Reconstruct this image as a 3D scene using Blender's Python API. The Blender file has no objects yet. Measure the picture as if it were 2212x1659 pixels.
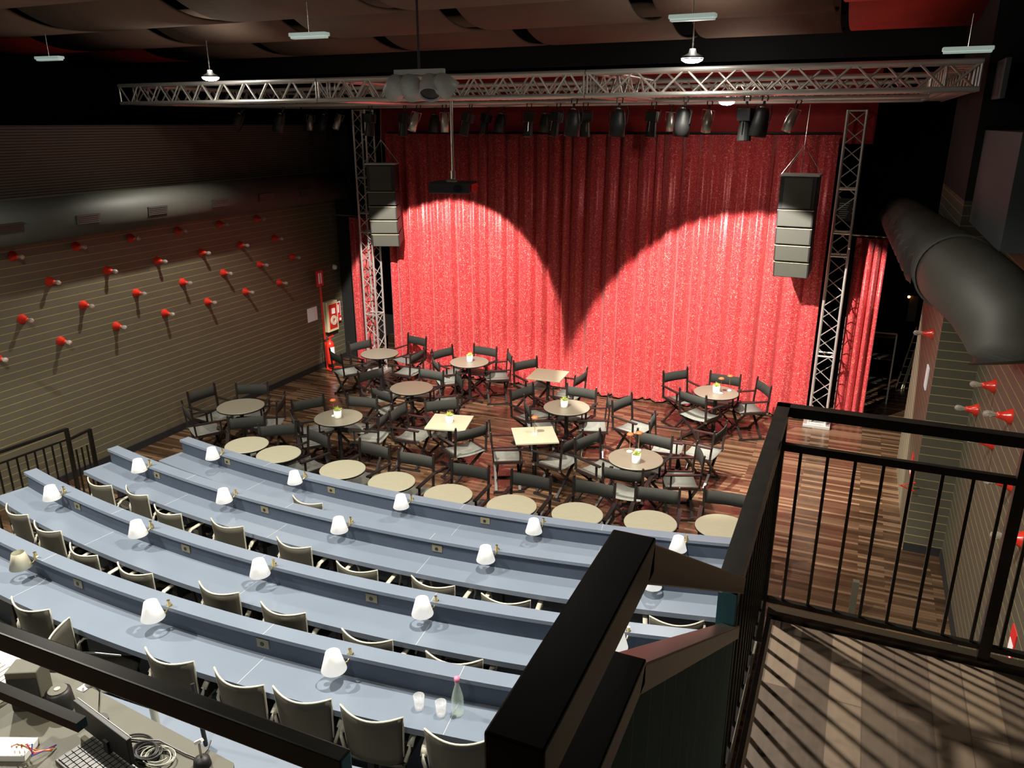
import bpy, bmesh, math, random
from mathutils import Vector, Matrix
random.seed(7)
SC = bpy.context.scene
COL = SC.collection
PI = math.pi
R = math.radians
# ------------------------------------------------------------------ camera
F, PITCH, YAW, ROLL, CZ = 1679.0, R(18.51), R(23.78), R(-0.144), 4.75
_cp, _sp, _cw, _sw, _cr, _sr = math.cos(PITCH), math.sin(PITCH), math.cos(YAW), math.sin(YAW), math.cos(ROLL), math.sin(ROLL)
FWD = Vector((-_sw*_cp, _cw*_cp, -_sp))
_rt = Vector((_cw, _sw, 0)); _up = _rt.cross(FWD)
RT = _cr*_rt + _sr*_up
UP = -_sr*_rt + _cr*_up
CAM = Vector((0, 0, CZ))
def ray(px, py): return FWD + RT*((px-1106)/F) + UP*((829.5-py)/F)
def at(px, py, z):
    d = ray(px, py); return CAM + d*((z-CZ)/d.z)
def aty(px, py, y):
    d = ray(px, py); return CAM + d*(y/d.y)
def atx(px, py, x):
    d = ray(px, py); return CAM + d*(x/d.x)
cam = bpy.data.cameras.new('camera'); co = bpy.data.objects.new('camera', cam); COL.objects.link(co)
co.matrix_world = Matrix(((RT.x, UP.x, -FWD.x, 0), (RT.y, UP.y, -FWD.y, 0), (RT.z, UP.z, -FWD.z, CZ), (0, 0, 0, 1)))
cam.sensor_width = 36; cam.sensor_fit = 'HORIZONTAL'; cam.lens = F/2212*36; cam.clip_start = .05
SC.camera = co
SC.view_settings.view_transform = 'Standard'; SC.view_settings.look = 'None'
SC.view_settings.gamma = 1; SC.view_settings.use_curve_mapping = False
SC.view_settings.exposure = 1.25
w = bpy.data.worlds.new('world'); SC.world = w; w.use_nodes = True
w.node_tree.nodes['Background'].inputs[0].default_value = (.6, .5, .45, 1)
w.node_tree.nodes['Background'].inputs[1].default_value = .012

# ------------------------------------------------------------------ materials
def lin(c): return tuple((v/12.92 if v <= .04045 else ((v+.055)/1.055)**2.4) for v in c)
def mat(name, col, rough=.5, metal=0, spec=.5, emit=None, es=1, noise=0, nscale=8, alpha=None, trans=0, bump=0, bscale=60, coat=0, ior=None):
    m = bpy.data.materials.new(name); m.use_nodes = True
    nt = m.node_tree; b = nt.nodes['Principled BSDF']
    c = (*col, 1)
    b.inputs['Base Color'].default_value = c
    b.inputs['Roughness'].default_value = rough; b.inputs['Metallic'].default_value = metal
    b.inputs['Specular IOR Level'].default_value = spec
    if ior: b.inputs['IOR'].default_value = ior
    if coat: b.inputs['Coat Weight'].default_value = coat
    if trans: b.inputs['Transmission Weight'].default_value = trans
    if emit:
        b.inputs['Emission Color'].default_value = (*emit, 1); b.inputs['Emission Strength'].default_value = es
    if noise or bump:
        tc = nt.nodes.new('ShaderNodeTexCoord'); n = nt.nodes.new('ShaderNodeTexNoise')
        n.inputs['Scale'].default_value = nscale; n.inputs['Detail'].default_value = 5
        nt.links.new(tc.outputs['Object'], n.inputs['Vector'])
    if noise:
        mr = nt.nodes.new('ShaderNodeMapRange'); mr.inputs['To Min'].default_value = 1-noise; mr.inputs['To Max'].default_value = 1+noise
        mr.inputs['From Min'].default_value = .3; mr.inputs['From Max'].default_value = .7
        mx = nt.nodes.new('ShaderNodeVectorMath'); mx.operation = 'SCALE'; mx.inputs[0].default_value = col
        nt.links.new(n.outputs['Fac'], mr.inputs['Value']); nt.links.new(mr.outputs[0], mx.inputs['Scale']); nt.links.new(mx.outputs[0], b.inputs['Base Color'])
    if bump:
        n2 = nt.nodes.new('ShaderNodeTexNoise'); n2.inputs['Scale'].default_value = bscale
        bp = nt.nodes.new('ShaderNodeBump'); bp.inputs['Strength'].default_value = bump; bp.inputs['Distance'].default_value = .01
        nt.links.new(tc.outputs['Object'], n2.inputs['Vector']); nt.links.new(n2.outputs['Fac'], bp.inputs['Height']); nt.links.new(bp.outputs[0], b.inputs['Normal'])
    return m
def lined(name, base, line, axis='Z', pitch=.1013, width=.07, rough=.55, off=0, noise=.12):
    m = mat(name, base, rough); nt = m.node_tree; b = nt.nodes['Principled BSDF']
    g = nt.nodes.new('ShaderNodeNewGeometry'); s = nt.nodes.new('ShaderNodeSeparateXYZ'); nt.links.new(g.outputs['Position'], s.inputs[0])
    d = nt.nodes.new('ShaderNodeMath'); d.operation = 'MULTIPLY_ADD'; d.inputs[1].default_value = 1/pitch; d.inputs[2].default_value = off
    nt.links.new(s.outputs[axis], d.inputs[0])
    fr = nt.nodes.new('ShaderNodeMath'); fr.operation = 'FRACT'; nt.links.new(d.outputs[0], fr.inputs[0])
    lt = nt.nodes.new('ShaderNodeMath'); lt.operation = 'LESS_THAN'; lt.inputs[1].default_value = width; nt.links.new(fr.outputs[0], lt.inputs[0])
    n = nt.nodes.new('ShaderNodeTexNoise'); n.inputs['Scale'].default_value = 3; n.inputs['Detail'].default_value = 6; nt.links.new(g.outputs['Position'], n.inputs['Vector'])
    mr = nt.nodes.new('ShaderNodeMapRange'); mr.inputs['To Min'].default_value = 1-noise; mr.inputs['To Max'].default_value = 1+noise; nt.links.new(n.outputs['Fac'], mr.inputs['Value'])
    mx = nt.nodes.new('ShaderNodeMix'); mx.data_type = 'RGBA'; mx.inputs['A'].default_value = (*base, 1); mx.inputs['B'].default_value = (*line, 1)
    nt.links.new(lt.outputs[0], mx.inputs['Factor'])
    vs = nt.nodes.new('ShaderNodeVectorMath'); vs.operation = 'SCALE'; nt.links.new(mx.outputs['Result'], vs.inputs[0]); nt.links.new(mr.outputs[0], vs.inputs['Scale'])
    nt.links.new(vs.outputs[0], b.inputs['Base Color'])
    bp = nt.nodes.new('ShaderNodeBump'); bp.inputs['Strength'].default_value = .5; bp.inputs['Distance'].default_value = .004; bp.invert = True
    nt.links.new(lt.outputs[0], bp.inputs['Height']); nt.links.new(bp.outputs[0], b.inputs['Normal'])
    return m
def boards(name, c1, c2, c3, length, width, rough=.32, along='X', vr=.12, mort=.03):
    m = mat(name, c1, rough); nt = m.node_tree; b = nt.nodes['Principled BSDF']
    g = nt.nodes.new('ShaderNodeNewGeometry'); mp = nt.nodes.new('ShaderNodeMapping')
    if along == 'Y': mp.inputs['Rotation'].default_value = (0, 0, PI/2)
    nt.links.new(g.outputs['Position'], mp.inputs['Vector'])
    br = nt.nodes.new('ShaderNodeTexBrick'); br.offset = .37; br.inputs['Scale'].default_value = 1
    br.inputs['Brick Width'].default_value = length; br.inputs['Row Height'].default_value = width
    br.inputs['Mortar Size'].default_value = width*mort; br.inputs['Color1'].default_value = (0, 0, 0, 1); br.inputs['Color2'].default_value = (1, 1, 1, 1); br.inputs['Mortar'].default_value = (.1, .1, .1, 1)
    nt.links.new(mp.outputs[0], br.inputs['Vector'])
    n = nt.nodes.new('ShaderNodeTexNoise'); n.inputs['Scale'].default_value = 1; n.inputs['Detail'].default_value = 8
    mp2 = nt.nodes.new('ShaderNodeMapping'); mp2.inputs['Scale'].default_value = (4, 60, 1)
    nt.links.new(mp.outputs[0], mp2.inputs['Vector']); nt.links.new(mp2.outputs[0], n.inputs['Vector'])
    ad = nt.nodes.new('ShaderNodeMath'); ad.operation = 'MULTIPLY_ADD'; ad.inputs[1].default_value = .3
    nt.links.new(n.outputs['Fac'], ad.inputs[0]); 
    sc = nt.nodes.new('ShaderNodeMath'); sc.operation = 'MULTIPLY'; sc.inputs[1].default_value = .75; nt.links.new(br.outputs['Color'], sc.inputs[0]); nt.links.new(sc.outputs[0], ad.inputs[2])
    cr = nt.nodes.new('ShaderNodeValToRGB'); e = cr.color_ramp.elements
    e[0].position = .15; e[0].color = (*c1, 1); e[1].position = .95; e[1].color = (*c3, 1); k = e.new(.55); k.color = (*c2, 1)
    nt.links.new(ad.outputs[0], cr.inputs[0]); nt.links.new(cr.outputs[0], b.inputs['Base Color'])
    mr = nt.nodes.new('ShaderNodeMapRange'); mr.inputs['To Min'].default_value = rough-vr; mr.inputs['To Max'].default_value = rough+vr
    nt.links.new(ad.outputs[0], mr.inputs['Value']); nt.links.new(mr.outputs[0], b.inputs['Roughness'])
    bp = nt.nodes.new('ShaderNodeBump'); bp.inputs['Strength'].default_value = .35; bp.inputs['Distance'].default_value = .003
    nt.links.new(ad.outputs[0], bp.inputs['Height']); nt.links.new(bp.outputs[0], b.inputs['Normal'])
    return m
def sequin(name):
    m = mat(name, (.5, .02, .03), .5); nt = m.node_tree; b = nt.nodes['Principled BSDF']
    g = nt.nodes.new('ShaderNodeNewGeometry'); v = nt.nodes.new('ShaderNodeTexVoronoi'); v.inputs['Scale'].default_value = 85
    nt.links.new(g.outputs['Position'], v.inputs['Vector'])
    s = nt.nodes.new('ShaderNodeSeparateColor'); nt.links.new(v.outputs['Color'], s.inputs[0])
    cr = nt.nodes.new('ShaderNodeValToRGB'); e = cr.color_ramp.elements; cr.color_ramp.interpolation = 'LINEAR'
    e[0].position = 0; e[0].color = (.47, .025, .035, 1); e[1].position = 1; e[1].color = (.9, .34, .2, 1)  # paler cells put the sequins' glitter into the colour
    k = e.new(.62); k.color = (.57, .045, .06, 1); k = e.new(.88); k.color = (.72, .12, .10, 1)
    nt.links.new(s.outputs[0], cr.inputs[0]); nt.links.new(cr.outputs[0], b.inputs['Base Color'])
    b.inputs['Roughness'].default_value = .42; b.inputs['Metallic'].default_value = .15
    b.inputs['Sheen Weight'].default_value = .2
    return m
M = dict(
 black=mat('black_paint', (.012, .012, .012), .55), soft=mat('black_cloth', (.006, .006, .006), .9),
 floor=boards('dark_parquet', (.030, .016, .009), (.068, .038, .020), (.17, .105, .06), .75, .05, .27, vr=.14),
 plat=boards('grey_brown_boards', (.07, .050, .036), (.12, .085, .058), (.17, .12, .08), 1.3, .115, .45, 'Y', .08, .02),
 wall=lined('slatted_wall', (.092, .082, .054), (.26, .24, .08)), wall2=lined('ribbed_upper_wall', (.07, .047, .03), (.012, .008, .006), 'Z', .035, .4, .8),
 pier=lined('slatted_wall_right', (.075, .070, .047), (.30, .25, .10)),
 base=mat('black_skirting', (.006, .006, .006), .85), duct=mat('black_duct', (.034, .034, .027), .62, noise=.1, nscale=3), vent=mat('duct_vent', (.02, .02, .018), .5),
 panel=mat('brown_acoustic_felt', (.15, .105, .075), .9, noise=.06, nscale=4), redpan=mat('red_felt', (.42, .02, .01), .9, noise=.15, nscale=3),
 seq=sequin('red_sequin_cloth'), valance=mat('dark_red_cloth', (.30, .012, .012), .8, noise=.2, nscale=3),
 alu=mat('aluminium', (.62, .61, .57), .34, .65), steel=mat('bright_steel', (.8, .78, .74), .2, 1), brass=mat('brass', (.75, .62, .33), .3, 1),
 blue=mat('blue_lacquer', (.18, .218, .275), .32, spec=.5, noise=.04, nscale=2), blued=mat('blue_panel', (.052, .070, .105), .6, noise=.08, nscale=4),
 seam=mat('pale_joint', (.5, .52, .52), .6), carpet=mat('taupe_carpet', (.20, .18, .145), .95, noise=.15, nscale=40, bump=.2),
 cloth=mat('charcoal_canvas', (.018, .019, .015), .9, noise=.1, nscale=30), seatc=mat('grey_canvas', (.14, .145, .125), .9, noise=.08, nscale=20), wood=mat('black_stained_wood', (.014, .010, .009), .35),
 ttop=mat('grey_table_laminate', (.35, .335, .24), .42, noise=.03, nscale=20), tbase=mat('black_iron', (.015, .014, .014), .4, .3),
 tdark=mat('brown_grey_laminate', (.17, .155, .115), .42, noise=.03, nscale=20),
 shell=mat('taupe_plastic', (.075, .07, .052), .55), rim=mat('cream_plastic', (.55, .53, .44), .45),
 shade=mat('white_shade', (.92, .91, .86), .7, emit=(1, .97, .9), es=.25), shadec=mat('cream_shade', (.85, .82, .62), .7),  # emission on shade stands in for strong overhead light; the lamps are off
 white=mat('white_ceramic', (.85, .85, .82), .4), plant=mat('green_succulent', (.40, .46, .10), .6, noise=.3, nscale=60), soil=mat('soil', (.02, .015, .01), .9),
 rust=mat('rust_shade', (.55, .12, .03), .5), red=mat('red_enamel', (.62, .03, .015), .25), gl=mat('clear_glass', (1, 1, 1), .08),
 glbulb=mat('bulb_glass', (.9, .88, .8), .08, trans=.8), dred=mat('red_lacquer', (.5, .02, .012), .35),
 spk=mat('speaker_mesh', (.055, .055, .042), .6, noise=.1, nscale=90), spkb=mat('speaker_box', (.012, .012, .012), .5),
 grey=mat('grey_lamp_metal', (.42, .42, .40), .45), sil=mat('silver_can', (.55, .53, .48), .35, .8), lens=mat('dark_lens', (.02, .02, .03), .1), blug=mat('glossy_blue', (.1, .15, .6), .1, .5),  # blug is a plain glossy blue for one wire
 tube=mat('white_fixture', (.62, .66, .62), .5, emit=(.7, .9, .8), es=.12), lampon=mat('lamp_glow', (1, 1, 1), .5, emit=(1, .93, .82), es=30),  # tube carries a faint added emission though the fittings are unlit
 teal=lined('grooved_steel', (.075, .20, .23), (.22, .30, .30), 'Y', .085, .05, .35, noise=.3), rail=mat('black_steel_rail', (.010, .009, .007), .3, .2, noise=.3, nscale=20), railt=mat('lit_brown_steel', (.03, .022, .014), .3, .2),  # railt is the black rail steel, browned as lit on its sloping top
 paper=mat('white_paper', (.85, .86, .9), .8), signr=mat('sign_red', (.65, .02, .02), .5), cabf=mat('cream_metal', (.62, .55, .33), .45), hose=mat('hose', (.5, .45, .35), .8),
 gwall=mat('grey_blue_panel', (.07, .085, .09), .7), desk=mat('grey_desk', (.085, .08, .055), .6, noise=.05), key=mat('dark_keys', (.05, .05, .045), .4), keyt=mat('key_tops', (.035, .035, .03), .4),
 cable=mat('cable', (.03, .03, .028), .4), cablel=mat('pale_cable', (.45, .45, .38), .5), led=mat('amber_light', (1, .3, .1), .5, emit=(1, .25, .05), es=12), pale=mat('pale_wood', (.5, .45, .32), .6), water=mat('bottle_glass', (.8, .95, .8), .08), pink=mat('pink_cap', (.8, .25, .4), .5),
 yel=mat('yellow_tape', (.8, .5, .02), .6), outlet=mat('outlet_plate', (.20, .18, .11), .5), dome=mat('dome_white', (.8, .8, .75), .4), clip=mat('white_plastic', (.8, .8, .76), .4), screen=mat('monitor_back', (.008, .009, .008), .5))

for _n, _a in (('gl', .28), ('water', .30)):
    M[_n].node_tree.nodes['Principled BSDF'].inputs['Alpha'].default_value = _a
    M[_n].node_tree.nodes['Principled BSDF'].inputs['Specular IOR Level'].default_value = 1.0
M['teal'].node_tree.nodes['Principled BSDF'].inputs['Specular IOR Level'].default_value = .15
M['teal'].node_tree.nodes['Principled BSDF'].inputs['Roughness'].default_value = .7
# ------------------------------------------------------------------ mesh helpers
class MB:
    def __init__(s): s.b = bmesh.new()
    def box(s, x0, x1, y0, y1, z0, z1, mt=None):
        r = bmesh.ops.create_cube(s.b, size=1)
        m = Matrix.Translation(((x0+x1)/2, (y0+y1)/2, (z0+z1)/2)) @ Matrix.Diagonal((abs(x1-x0), abs(y1-y0), abs(z1-z0), 1))
        if mt: m = mt @ m
        bmesh.ops.transform(s.b, matrix=m, verts=r['verts']); return s
    def bar(s, a, b, wx, wy=None, up=None):        # rectangular bar from a to b
        a, b = Vector(a), Vector(b); d = b-a; L = d.length; z = d.normalized()
        u = Vector(up) if up else (Vector((0, 0, 1)) if abs(z.z) < .95 else Vector((0, 1, 0)))
        x = u.cross(z).normalized(); y = z.cross(x)
        m = Matrix(((x.x, y.x, z.x, (a.x+b.x)/2), (x.y, y.y, z.y, (a.y+b.y)/2), (x.z, y.z, z.z, (a.z+b.z)/2), (0, 0, 0, 1)))
        r = bmesh.ops.create_cube(s.b, size=1)
        bmesh.ops.transform(s.b, matrix=m @ Matrix.Diagonal((wx, wy or wx, L, 1)), verts=r['verts']); return s
    def cyl(s, a, b, r0, r1=None, n=12, cap=True):
        a, b = Vector(a), Vector(b); d = b-a
        q = d.to_track_quat('Z', 'Y').to_matrix().to_4x4()
        r = bmesh.ops.create_cone(s.b, cap_ends=cap, segments=n, radius1=r0, radius2=r0 if r1 is None else r1, depth=d.length)
        bmesh.ops.transform(s.b, matrix=Matrix.Translation((a+b)/2) @ q, verts=r['verts']); return s
    def sph(s, c, r, n=10, sc=(1, 1, 1)):
        q = bmesh.ops.create_uvsphere(s.b, u_segments=n, v_segments=max(6, n//2+2), radius=r)
        bmesh.ops.transform(s.b, matrix=Matrix.Translation(c) @ Matrix.Diagonal((*sc, 1)), verts=q['verts']); return s
    def lathe(s, prof, n=24, c=(0, 0, 0), ax=None):
        rings = []
        mt = Matrix.Translation(c)
        if ax: mt = mt @ Vector(ax).to_track_quat('Z', 'Y').to_matrix().to_4x4()
        for r, z in prof:
            rings.append([s.b.verts.new(mt @ Vector((max(r, 1e-5)*math.cos(2*PI*i/n), max(r, 1e-5)*math.sin(2*PI*i/n), z))) for i in range(n)])
        for A, B in zip(rings, rings[1:]):
            for i in range(n): s.b.faces.new((A[i], A[(i+1) % n], B[(i+1) % n], B[i]))
        return s
    def grid(s, pts):                            # pts[i][j]
        V = [[s.b.verts.new(p) for p in row] for row in pts]
        for i in range(len(V)-1):
            for j in range(len(V[0])-1): s.b.faces.new((V[i][j], V[i+1][j], V[i+1][j+1], V[i][j+1]))
        return s
    def prism(s, pts, z0, z1):
        lo = [s.b.verts.new((p[0], p[1], z0)) for p in pts]; hi = [s.b.verts.new((p[0], p[1], z1)) for p in pts]
        s.b.faces.new(lo[::-1]); s.b.faces.new(hi)
        n = len(pts)
        for i in range(n): s.b.faces.new((lo[i], lo[(i+1) % n], hi[(i+1) % n], hi[i]))
        return s
    def tube(s, pts, r, n=6):
        P = [Vector(p) for p in pts]; rings = []
        for i, p in enumerate(P):
            d = (P[min(i+1, len(P)-1)]-P[max(i-1, 0)]).normalized()
            u = Vector((0, 0, 1)) if abs(d.z) < .9 else Vector((1, 0, 0))
            x = u.cross(d).normalized(); y = d.cross(x)
            rings.append([s.b.verts.new(p+x*r*math.cos(2*PI*k/n)+y*r*math.sin(2*PI*k/n)) for k in range(n)])
        for A, B in zip(rings, rings[1:]):
            for k in range(n): s.b.faces.new((A[k], A[(k+1) % n], B[(k+1) % n], B[k]))
        s.b.faces.new(rings[0][::-1]); s.b.faces.new(rings[-1]); return s
    def ob(s, name, m, parent=None, smooth=False, bevel=0, solid=0):
        bmesh.ops.recalc_face_normals(s.b, faces=s.b.faces)
        me = bpy.data.meshes.new(name); s.b.to_mesh(me); s.b.free()
        if smooth: me.shade_smooth()
        me.materials.append(M[m] if isinstance(m, str) else m)
        o = bpy.data.objects.new(name, me); COL.objects.link(o)
        if parent: o.parent = parent
        if solid:
            md = o.modifiers.new('solid', 'SOLIDIFY'); md.thickness = solid; md.offset = 0
        if bevel:
            md = o.modifiers.new('bevel', 'BEVEL'); md.width = bevel; md.segments = 2; md.limit_method = 'ANGLE'
        return o
def tag(o, label, cat, group=None):
    o['label'] = label; o['category'] = cat
    if group: o['group'] = group
    elif 'group' in o.keys(): del o['group']
    return o
def thing(name, label, cat, loc=(0, 0, 0), rz=0, group=None):
    o = bpy.data.objects.new(name, None); COL.objects.link(o); o.location = loc; o.rotation_euler = (0, 0, rz)
    o.empty_display_size = .1
    return tag(o, label, cat, group)
def struct(o): o['kind'] = 'structure'; return o
def dup(root, loc, rz, label, group=None, rot=None):
    def cp(o, par):
        c = o.copy(); COL.objects.link(c)
        if par: c.parent = par
        for ch in [k for k in KIDS.get(o.name, [])]: cp(ch, c)
        return c
    r = cp(root, None); r.location = loc; r.rotation_euler = rot or (0, 0, rz); r['label'] = label
    if group: r['group'] = group
    return r
KIDS = {}
def index(root):
    for o in bpy.data.objects:
        if o.parent:
            l = KIDS.setdefault(o.parent.name, [])
            if o not in l: l.append(o)
class Kind:
    """first placement uses the prototype itself, later ones copy it"""
    def __init__(s, maker): s.proto = maker(); index(s.proto); s.used = False
    def put(s, loc, rz, label, group=None, rot=None):
        if not s.used:
            s.used = True; o = s.proto; o.location = loc; o.rotation_euler = rot or (0, 0, rz); o['label'] = label
            if group: o['group'] = group
            return o
        return dup(s.proto, loc, rz, label, group, rot)

# ------------------------------------------------------------------ setting
XL, XR, YB = -9.73, 1.35, 13.9
struct(MB().box(-9.9, 3.2, 6.6, 18, -.12, 0).ob('floor', 'floor'))
struct(MB().box(-9.9, 3.2, -3, 6.6, -.12, -.001).ob('floor_under_platform', 'floor'))
struct(MB().box(XL-.12, XL, -3, 13.7, 0, 3.88).ob('wall_left', 'wall'))
struct(MB().box(XL-.121, XL+.002, -3, 13.7, 3.88, 4.745).ob('wall_left_upper', 'wall2'))
struct(MB().box(XL, XL+.02, 6, 13.7, .0, .11).ob('baseboard_left', 'base'))
struct(MB().box(-15, XL-.05, -3, 18, 4.62, 4.742).ob('trim_1', 'soft'))
struct(MB().box(-15.1, -15, -3, 18, 4.7, 7).ob('wall_gallery', 'soft'))
struct(MB().box(XR, XR+.12, -3, 9.2, 0, 3.9).ob('wall_right', 'pier'))
struct(MB().box(XR, XR+.12, -3, 9.2, 3.9, 6.6).ob('wall_right_upper', 'wall2'))
struct(MB().box(.95, XR+.12, 9.2, 11.9, 0, 4.0).ob('wall_right_pier', 'pier'))
struct(MB().box(.95, XR+.12, 9.2, 11.9, 4.0, 6.6).ob('wall_right_pier_upper', 'soft'))
struct(MB().box(3.0, 3.1, 11.9, 18, 0, 6.6).ob('wall_wing', 'soft'))
struct(MB().box(XR-.02, XR, -3, 9.2, 0, .1).ob('baseboard_right', 'base'))
struct(MB().box(.95, XR-.02, 9.18, 9.2, 0, .1).ob('baseboard_pier', 'base'))
struct(MB().box(-15, 3.1, 17, 17.1, 0, 6.6).ob('wall_back', 'soft'))
struct(MB().box(-9.85, -9.35, 13.25, 13.35, 0, 4.742).ob('wall_back_left', 'soft'))
struct(MB().box(-15.1, 3.2, -3, 18, 6.6, 6.7).ob('ceiling', 'soft'))
struct(MB().box(-15, 3.1, 12.62, 12.72, 5.62, 6.6).ob('trim_2', 'soft'))
struct(MB().box(-15, 3.1, -3.1, -3, 0, 6.7).ob('wall_rear', 'soft'))

# acoustic ceiling clouds
cols = [(-13.9, -11.68), (-11.5, -9.28), (-9.08, -6.98), (-6.75, -4.72), (-4.48, -2.5), (-2.24, -.5)]
rows = [(4.35, 6.30), (6.42, 8.22), (8.34, 10.22), (10.34, 12.42)]
def cloud(x0, x1, y0, y1, m):
    n = 14; ym, hw, sag = (y0+y1)/2, (y1-y0)/2, .30
    pts = []
    for i in range(n+1):
        u = -1+2*i/n
        pts.append([Vector((x, ym+u*hw, 5.86+sag*(u*u)*(1 if u < 0 else .35))) for x in (x0, x1)])
    return MB().grid(pts).ob('ceiling_panel', m, smooth=True, solid=.03)
rn = ['nearest', 'second', 'third', 'farthest']; cn = ['leftmost', 'second', 'third', 'fourth', 'fifth', 'sixth']
for i, (x0, x1) in enumerate(cols):
    for j, (y0, y1) in enumerate(rows):
        m = 'redpan' if i == 0 else 'panel'
        o = cloud(x0, x1, y0, y1, m)
        tag(o, f"{'red' if i == 0 else 'brown'} curved ceiling panel, {cn[i]} from the left in the {rn[j]} row", 'ceiling panel', 'curved acoustic panels under the ceiling')
for j, (y0, y1) in enumerate([(7.0, 9.6), (9.62, 12.42)]):
    o = cloud(-.40, 1.02, y0, y1, 'redpan')
    tag(o, f"red panel at the right end of the ceiling, {'nearer the camera' if j == 0 else 'above the right end of the truss'}", 'ceiling panel', 'red panels at the right of the ceiling')

# ------------------------------------------------------------------ curtains
def curtain(name, x0, y0, x1, y1, z0, z1, label, amp=.15, per=.24, seed=1, hem=0, m='seq'):
    rnd = random.Random(seed); L = math.hypot(x1-x0, y1-y0); n = int(L/.018)
    ph = 0; pts = []
    cur = []; s = 0; k = 0
    # irregular pleats
    knots = [0]
    while knots[-1] < L+.5: knots.append(knots[-1]+per*rnd.uniform(.5, 1.5))
    amps = [amp*rnd.uniform(.45, 1.25) for _ in knots]
    nx, ny = -(y1-y0)/L, (x1-x0)/L
    rowsz = [z0, z0+.02, (z0+z1)*.35, (z0+z1)*.6, z1]
    for zi, z in enumerate(rowsz):
        f = 1 if z < z1 else .75
        row = []; k = 0
        for i in range(n+1):
            s = L*i/n
            while knots[k+1] < s: k += 1
            t = (s-knots[k])/(knots[k+1]-knots[k])
            wv = (1-abs(2*t-1)**2.6)*amps[k]
            wv += .01*math.sin(s*57+seed)+.012*math.sin(s*3.1+z*.6)
            q = -wv*f
            row.append(Vector((x0+(x1-x0)*s/L-nx*(-q)*1, y0+(y1-y0)*s/L-ny*(-q), z+(hem*math.sin(PI*t) if zi == 0 else 0))))
        pts.append(row)
    o = MB().grid(pts).ob(name, m, smooth=True, solid=.006)
    return tag(o, label, 'curtain')
curtain('stage_curtain', -8.30, 12.98, -.42, 13.24, .03, 4.58, 'wide red sequinned pleated curtain hanging between the two truss columns', seed=3, hem=-.0)
curtain('side_curtain', -9.30, 13.08, -8.72, 13.08, .03, 3.0, 'narrow red sequinned curtain left of the left truss column', seed=5, per=.16)
curtain('side_curtain', .0, 13.42, .46, 13.42, .03, 3.05, 'narrow red sequinned curtain right of the right truss column, hung from a pipe', seed=9, per=.15)
tag(MB().box(-8.6, .05, 13.30, 13.32, 4.45, 5.6).ob('valance', 'valance'), 'dark red cloth border above the wide sequinned curtain', 'valance')
tag(MB().cyl((-.25, 13.42, 3.09), (.62, 13.42, 3.07), .018).ob('curtain_pipe', 'steel'), 'thin steel pipe carrying the narrow right-hand curtain', 'pipe')
tag(MB().cyl((-9.6, 13.08, 3.03), (-8.7, 13.08, 3.03), .018).ob('curtain_pipe', 'steel'), 'thin pipe above the narrow left-hand curtain', 'pipe')
tag(MB().cyl((-8.3, 13.08, 4.6), (-.42, 13.28, 4.6), .02).ob('curtain_rail', 'black'), 'black rail along the top of the wide sequinned curtain', 'rail')

# ------------------------------------------------------------------ trusses
def truss(a, b, label, wdt=.29, pitch=.29, chord=.025, brace=.012, roll_up=(0, 0, 1), group='aluminium box trusses above the stage', name='box_truss', ends=True):
    a, b = Vector(a), Vector(b); d = (b-a); L = d.length; z = d.normalized(); u = Vector(roll_up)
    x = u.cross(z).normalized(); y = z.cross(x); h = wdt/2-chord
    t = thing(name, label, 'truss', a, 0, group)
    C = [(-h, -h), (h, -h), (h, h), (-h, h)]
    P = lambda c, s: x*c[0]+y*c[1]+z*s
    for c in C: MB().cyl(P(c, 0), P(c, L), chord, n=12).ob('chord', 'alu', t, smooth=False)
    n = max(2, round(L/pitch)); st = L/n
    for k in range(4):
        c0, c1 = C[k], C[(k+1) % 4]; mb = MB()
        for i in range(n):
            s0, s1 = i*st, (i+1)*st
            A, B = (c0, c1) if i % 2 == 0 else (c1, c0)
            mb.cyl(P(A, s0+.01), P(B, s1-.01), brace, n=6)
        mb.ob('lacing', 'alu', t)
    if ends:
        for s in (0.01, L-.01):
            mb = MB()
            for k in range(4): mb.cyl(P(C[k], s), P(C[(k+1) % 4], s), .012, n=8)
            mb.ob('end_frame', 'alu', t)
    return t
ZT = 5.165
truss((-10.05, 8.84, ZT), (-6.56, 8.84, ZT), 'aluminium box truss at the front left, running from the left end to the first junction', pitch=.19)
truss((-6.54, 8.84, ZT), (-2.96, 8.84, ZT), 'front aluminium box truss in the middle, behind the four grey spotlights', pitch=.19)
truss((-2.94, 8.84, ZT), (.86, 8.84, ZT), 'front aluminium box truss at the right, next to the bright hanging lamp', pitch=.27)
truss((-9.8, 10.95, ZT), (.57, 10.95, ZT), 'middle aluminium box truss across the stage behind the front one', pitch=.22)
truss((-9.8, 12.66, ZT), (.57, 12.66, ZT), 'rear aluminium box truss resting on the two columns', pitch=.22)
truss((-9.95, 9.02, ZT), (-9.95, 12.5, ZT), 'left aluminium box truss running from front to back by the wall', pitch=.22)
truss((-6.38, 9.02, ZT+.0), (-6.38, 10.77, ZT), 'short aluminium box truss left of centre joining front and middle trusses', pitch=.25)
truss((-2.80, 9.02, ZT+.0), (-2.80, 10.77, ZT), 'short aluminium box truss right of centre joining front and middle trusses', pitch=.25)
truss((.71, 9.02, ZT), (.71, 12.8, ZT), 'right aluminium box truss running from front to back above the duct', pitch=.19)
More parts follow.
